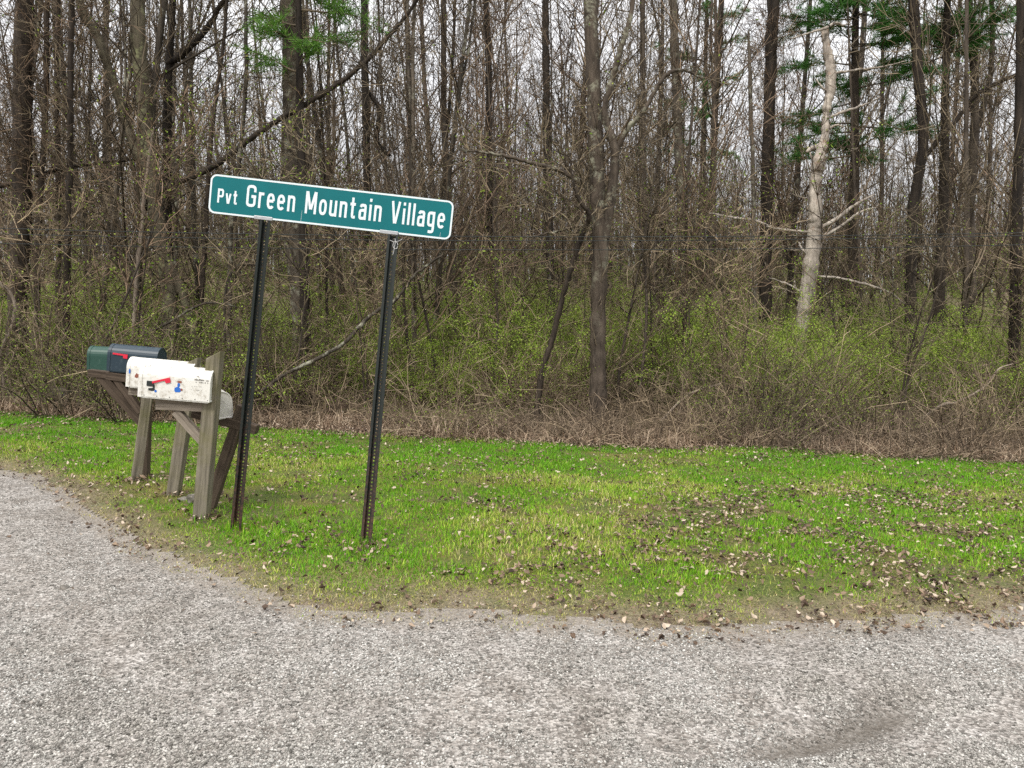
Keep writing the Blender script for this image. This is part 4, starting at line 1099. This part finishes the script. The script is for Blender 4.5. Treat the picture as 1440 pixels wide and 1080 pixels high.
def profile(W, H, n=14, inset=0):
    h0 = H - W / 2; out = [(-W / 2 + inset, inset), (W / 2 - inset, inset)]
    for i in range(n + 1):
        a = math.pi * i / n; out.append(((W / 2 - inset) * math.cos(a), h0 + (W / 2 - inset) * math.sin(a)))
    return out
def loft(name, rings, cap0=True, cap1=True):
    """rings: list of (x, profile)"""
    n = len(rings[0][1]); v = []; f = []
    for x, pr in rings: v += [(x, y, z) for y, z in pr]
    for k in range(len(rings) - 1):
        for i in range(n):
            j = (i + 1) % n; f.append([k * n + i, (k + 1) * n + i, (k + 1) * n + j, k * n + j])
    if cap0: f.append(list(range(n)))
    if cap1: f.append([(len(rings) - 1) * n + i for i in range(n)][::-1])
    me = bpy.data.meshes.new(name); me.from_pydata(v, [], f); me.update(); return me
def mailbox(label, loc, Ln, W, H, body, door_m, tilt, yaw=0, roll=0, flag=None, door_gap=.0, flagcol='flag_red'):
    """local x runs along the box, door at x=0, near side is y=-W/2"""
    o = empty('mailbox', loc); o.rotation_euler = (roll, tilt, yaw); tag(o, label, 'mailbox', 'rural mailboxes by the gravel road')
    pr = profile(W, H); pi = profile(W, H, inset=.004); po = profile(W, H, inset=-.003)
    bd = link('body', loft('body', [(.012, pi), (.012, pr), (Ln - .014, pr), (Ln - .012, po), (Ln - .002, po), (Ln, pi), (Ln - .006, profile(W, H, inset=.012))]), body, o)
    dr = link('door', loft('door', [(-.004, profile(W, H, inset=.016)), (-.010, profile(W, H, inset=.006)), (-.008, po), (.022, profile(W, H, inset=-.004)), (.022, profile(W, H, inset=.002))]), door_m, o)
    link('latch', box_mesh('latch', .012, .03, .02, -.014, 0, H - .012, .003), door_m, dr)
    sk = link('base_rim', box_mesh('base_rim', Ln - .03, W - .01, .012, Ln / 2, 0, -.005, .003), body, o)
    if flag:
        x, z, ang, lf = flag
        fl = empty_child('flag', o, (x, -W / 2 - .006, z), (0, -ang, 0))
        return o, fl
    return o, None
def empty_child(name, parent, loc, rot):
    # a flag: arm with a square end, one mesh
    import bmesh
    bm = bmesh.new()
    loop = [(0, -.008), (.085, -.006), (.098, -.006), (.102, -.028), (.140, -.028), (.140, .012), (.10, .010), (.0, .008)]
    a = [bm.verts.new((x, -.002, z)) for x, z in loop]; b_ = [bm.verts.new((x, .002, z)) for x, z in loop]
    bm.faces.new(a[::-1]); bm.faces.new(b_)
    for i in range(len(loop)):
        j = (i + 1) % len(loop); bm.faces.new([a[i], a[j], b_[j], b_[i]])
    bmesh.ops.recalc_face_normals(bm, faces=bm.faces)
    me = bpy.data.meshes.new(name); bm.to_mesh(me); bm.free()
    o = link(name, me, M['flag_red'], parent); o.location = loc; o.rotation_euler = rot; return o

# front white mailbox
TL = R(5.0)
def corner(px, py, Y): return Vector(P(px, py, Y))
W_ = .20
def place(px, py, Yp, W): # lower near-left corner seen at (px, py) -> local origin (x=0, y=0, z=0)
    c_ = P(px, py, Yp - W / 2); return Vector((c_[0], Yp, c_[2]))
lw = place(195, 557, YC, W_)
mC, fC = mailbox('white mailbox nearest the road with raised red flag and blue flower stickers', lw, .545, W_, .252, M['box_white'], M['box_white'], TL, 0, 0, flag=(.10, .115, R(-6) + R(22), 1))
link('pivot', box_mesh('pivot', .055, .006, .04, .085, -W_ / 2 - .003, .105, .002), M['black'], mC)
rr = random.Random(4)
def blob(name, cx, cz, pts, mat, parent, y):
    import bmesh
    bm = bmesh.new(); lo = [bm.verts.new((cx + a, y, cz + b_)) for a, b_ in pts]; hi = [bm.verts.new((cx + a, y + .0012, cz + b_)) for a, b_ in pts]
    bm.faces.new(lo); bm.faces.new(hi[::-1])
    for i in range(len(pts)): j = (i + 1) % len(pts); bm.faces.new([lo[i], hi[i], hi[j], lo[j]])
    bmesh.ops.recalc_face_normals(bm, faces=bm.faces)
    me = bpy.data.meshes.new(name); bm.to_mesh(me); bm.free(); return link(name, me, mat, parent)
def disc(r_, n=12, sx=1, sy=1, j=.15): return [(sx * r_ * math.cos(6.283 * i / n) * (1 + rr.uniform(-j, j)), sy * r_ * math.sin(6.283 * i / n) * (1 + rr.uniform(-j, j))) for i in range(n)]
yy = -W_ / 2 - .0015
blob('sticker', .295, .075, disc(.024, 12, 1.15, .9), M['blue'], mC, yy); blob('sticker', .302, .112, disc(.011, 10, .9, 1.6), M['blue'], mC, yy - .0004)
blob('sticker', .308, .136, disc(.012, 10, 1.6, .7), M['brown'], mC, yy - .0008); blob('sticker', .325, .078, disc(.009), M['brown'], mC, yy - .0009)
blob('sticker', .098, .060, disc(.020, 12, 1.4, .8, .35), M['black'], mC, yy); blob('sticker', .128, .050, disc(.010), M['blue'], mC, yy - .0004)
blob('sticker', .112, .082, disc(.012, 8, .6, 1.6, .3), M['black'], mC, yy - .0005)
# faded illegible lettering
import bmesh
bm = bmesh.new()
for row, (z0, x0, x1, hgt) in enumerate(((.185, .425, .445, .016), (.158, .42, .53, .022), (.142, .43, .52, .014), (.110, .395, .48, .006), (.083, .395, .475, .006))):
    x = x0
    while x < x1:
        ww = rr.uniform(.004, .010); hh = hgt * rr.uniform(.4, 1)
        if rr.random() < .8:
            vs = [bm.verts.new((x + dx, yy - .0002, z0 + dz)) for dx, dz in ((0, 0), (ww * .8, rr.uniform(0, .002)), (ww * .8, hh * .5), (ww * .3, hh))]; bm.faces.new(vs)
        x += ww * 1.15
me = bpy.data.meshes.new('faded_lettering'); bm.to_mesh(me); bm.free(); link('faded_lettering', me, M['ink'], mC)
Tq = Tubes()
bm = bmesh.new()
for x in np.linspace(.04, .53, 6):
    for zz, yq in ((.012, -W_ / 2 - .001),):
        bmesh.ops.create_uvsphere(bm, u_segments=8, v_segments=5, radius=.004, matrix=Matrix.Translation((x, yq, zz)))
for x in (.06, .22, .38, .52): bmesh.ops.create_uvsphere(bm, u_segments=8, v_segments=5, radius=.0035, matrix=Matrix.Translation((x, -.062, .16 + .079)))
me = bpy.data.meshes.new('rivet'); bm.to_mesh(me); bm.free(); link('rivet', me, M['ink'], mC)

# second white mailbox behind it
l2 = place(178, 543, YB, .19)
m2, _ = mailbox('white mailbox half hidden behind the front white one, brown sticker near its door', l2, .56, .19, .25, M['box_white'], M['box_white'], TL)
blob('sticker', .085, .095, disc(.018, 10, 1, 1.2, .3), M['brown'], m2, -.19 / 2 - .0015); blob('sticker', .022, .13, disc(.012, 10, .7, 1.8), M['blue'], m2, -.19 / 2 - .0055)
# blue and green boxes
l3 = place(151, 521, YA + .05, .2)
m3, f3 = mailbox('dark blue mailbox with its red flag folded down', l3, .46, .2, .25, M['box_blue'], M['box_blue'], TL, flag=(.045, .165, -R(5), 1))
l4 = place(123, 520, YE + .75, .2)
m4, _ = mailbox('dark green mailbox poking out left behind the dark blue one', l4, .56, .2, .25, M['box_green'], M['box_green'], R(3))
e5 = P(313, 589, YD - .06); y5 = R(-58); l5 = Vector((e5[0] - .42 * math.cos(y5), e5[1] - .42 * math.sin(y5), e5[2] + .03))
m5, _ = mailbox('low greyed white mailbox showing right of the slant topped post', l5, .42, .17, .225, M['box_grey'], M['box_grey'], R(4), y5, R(4))

# ================================================================== ROCKS AND WIRES
def rock(label, loc, s, seed, mat):
    import bmesh
    bm = bmesh.new(); bmesh.ops.create_icosphere(bm, subdivisions=3, radius=1); r = np.random.default_rng(seed)
    ph = r.uniform(0, 6, (6, 3)); fr = r.uniform(1.2, 4.5, (6, 3))
    for v in bm.verts:
        c_ = np.array(v.co); k = 1 + sum(.075 * math.sin(float((fr[i] * c_ + ph[i]).sum())) for i in range(6)); v.co = Vector(c_ * k * np.array(s))
    me = bpy.data.meshes.new('rock'); bm.to_mesh(me); bm.free()
    o = link('rock', me, mat); o.location = loc; tag(o, label, 'rock'); return o
mr_ = solid_mat('rock_grey', (.17, .155, .135), .9, .5, 0, 18)
for lb, px, py, s, sd in (('flat grey rock lying between the mailbox posts', 258, 704, (.045, .04, .022), 1), ('small dark rock against the front mailbox post', 271, 709, (.05, .045, .06), 2),
                          ('lone stone on the gravel left of the lawn corner', 89, 832, (.035, .03, .022), 3), ('dark stone on the gravel below the right sign post', 712, 887, (.028, .022, .016), 4),
                          ('dark stone on the gravel in the lower right corner', 1217, 1018, (.018, .015, .010), 5), ('pale boulder among the brush at the far left', 80, 565, (.24, .2, .18), 6)):
    g_ = G(px, py); rock(lb, (g_[0], g_[1], g_[2] + s[2] * .5), s, sd, mr_)

for i, (lb, ya, yb) in enumerate((('topmost thin dark overhead wire crossing the right half of the woods', 328, 329), ('middle thin dark overhead wire crossing the right half of the woods', 336, 332), ('lowest thin dark overhead wire crossing the right half of the woods', 349, 345))):
    a = P(820 - 900, ya, 12.0 + .3 * i); b_ = P(1500 + 250, yb, 12.0 + .3 * i); t = np.linspace(0, 1, 30)[:, None]
    pts = a + (b_ - a) * t; pts[:, 2] -= .15 * 4 * (t * (1 - t))[:, 0] - .1
    Tq = Tubes(); Tq.add(pts, [.006] * 30, 5)
    tag(link('overhead_wire', Tq.mesh('overhead_wire'), M['black']), lb, 'wire', 'overhead wires')
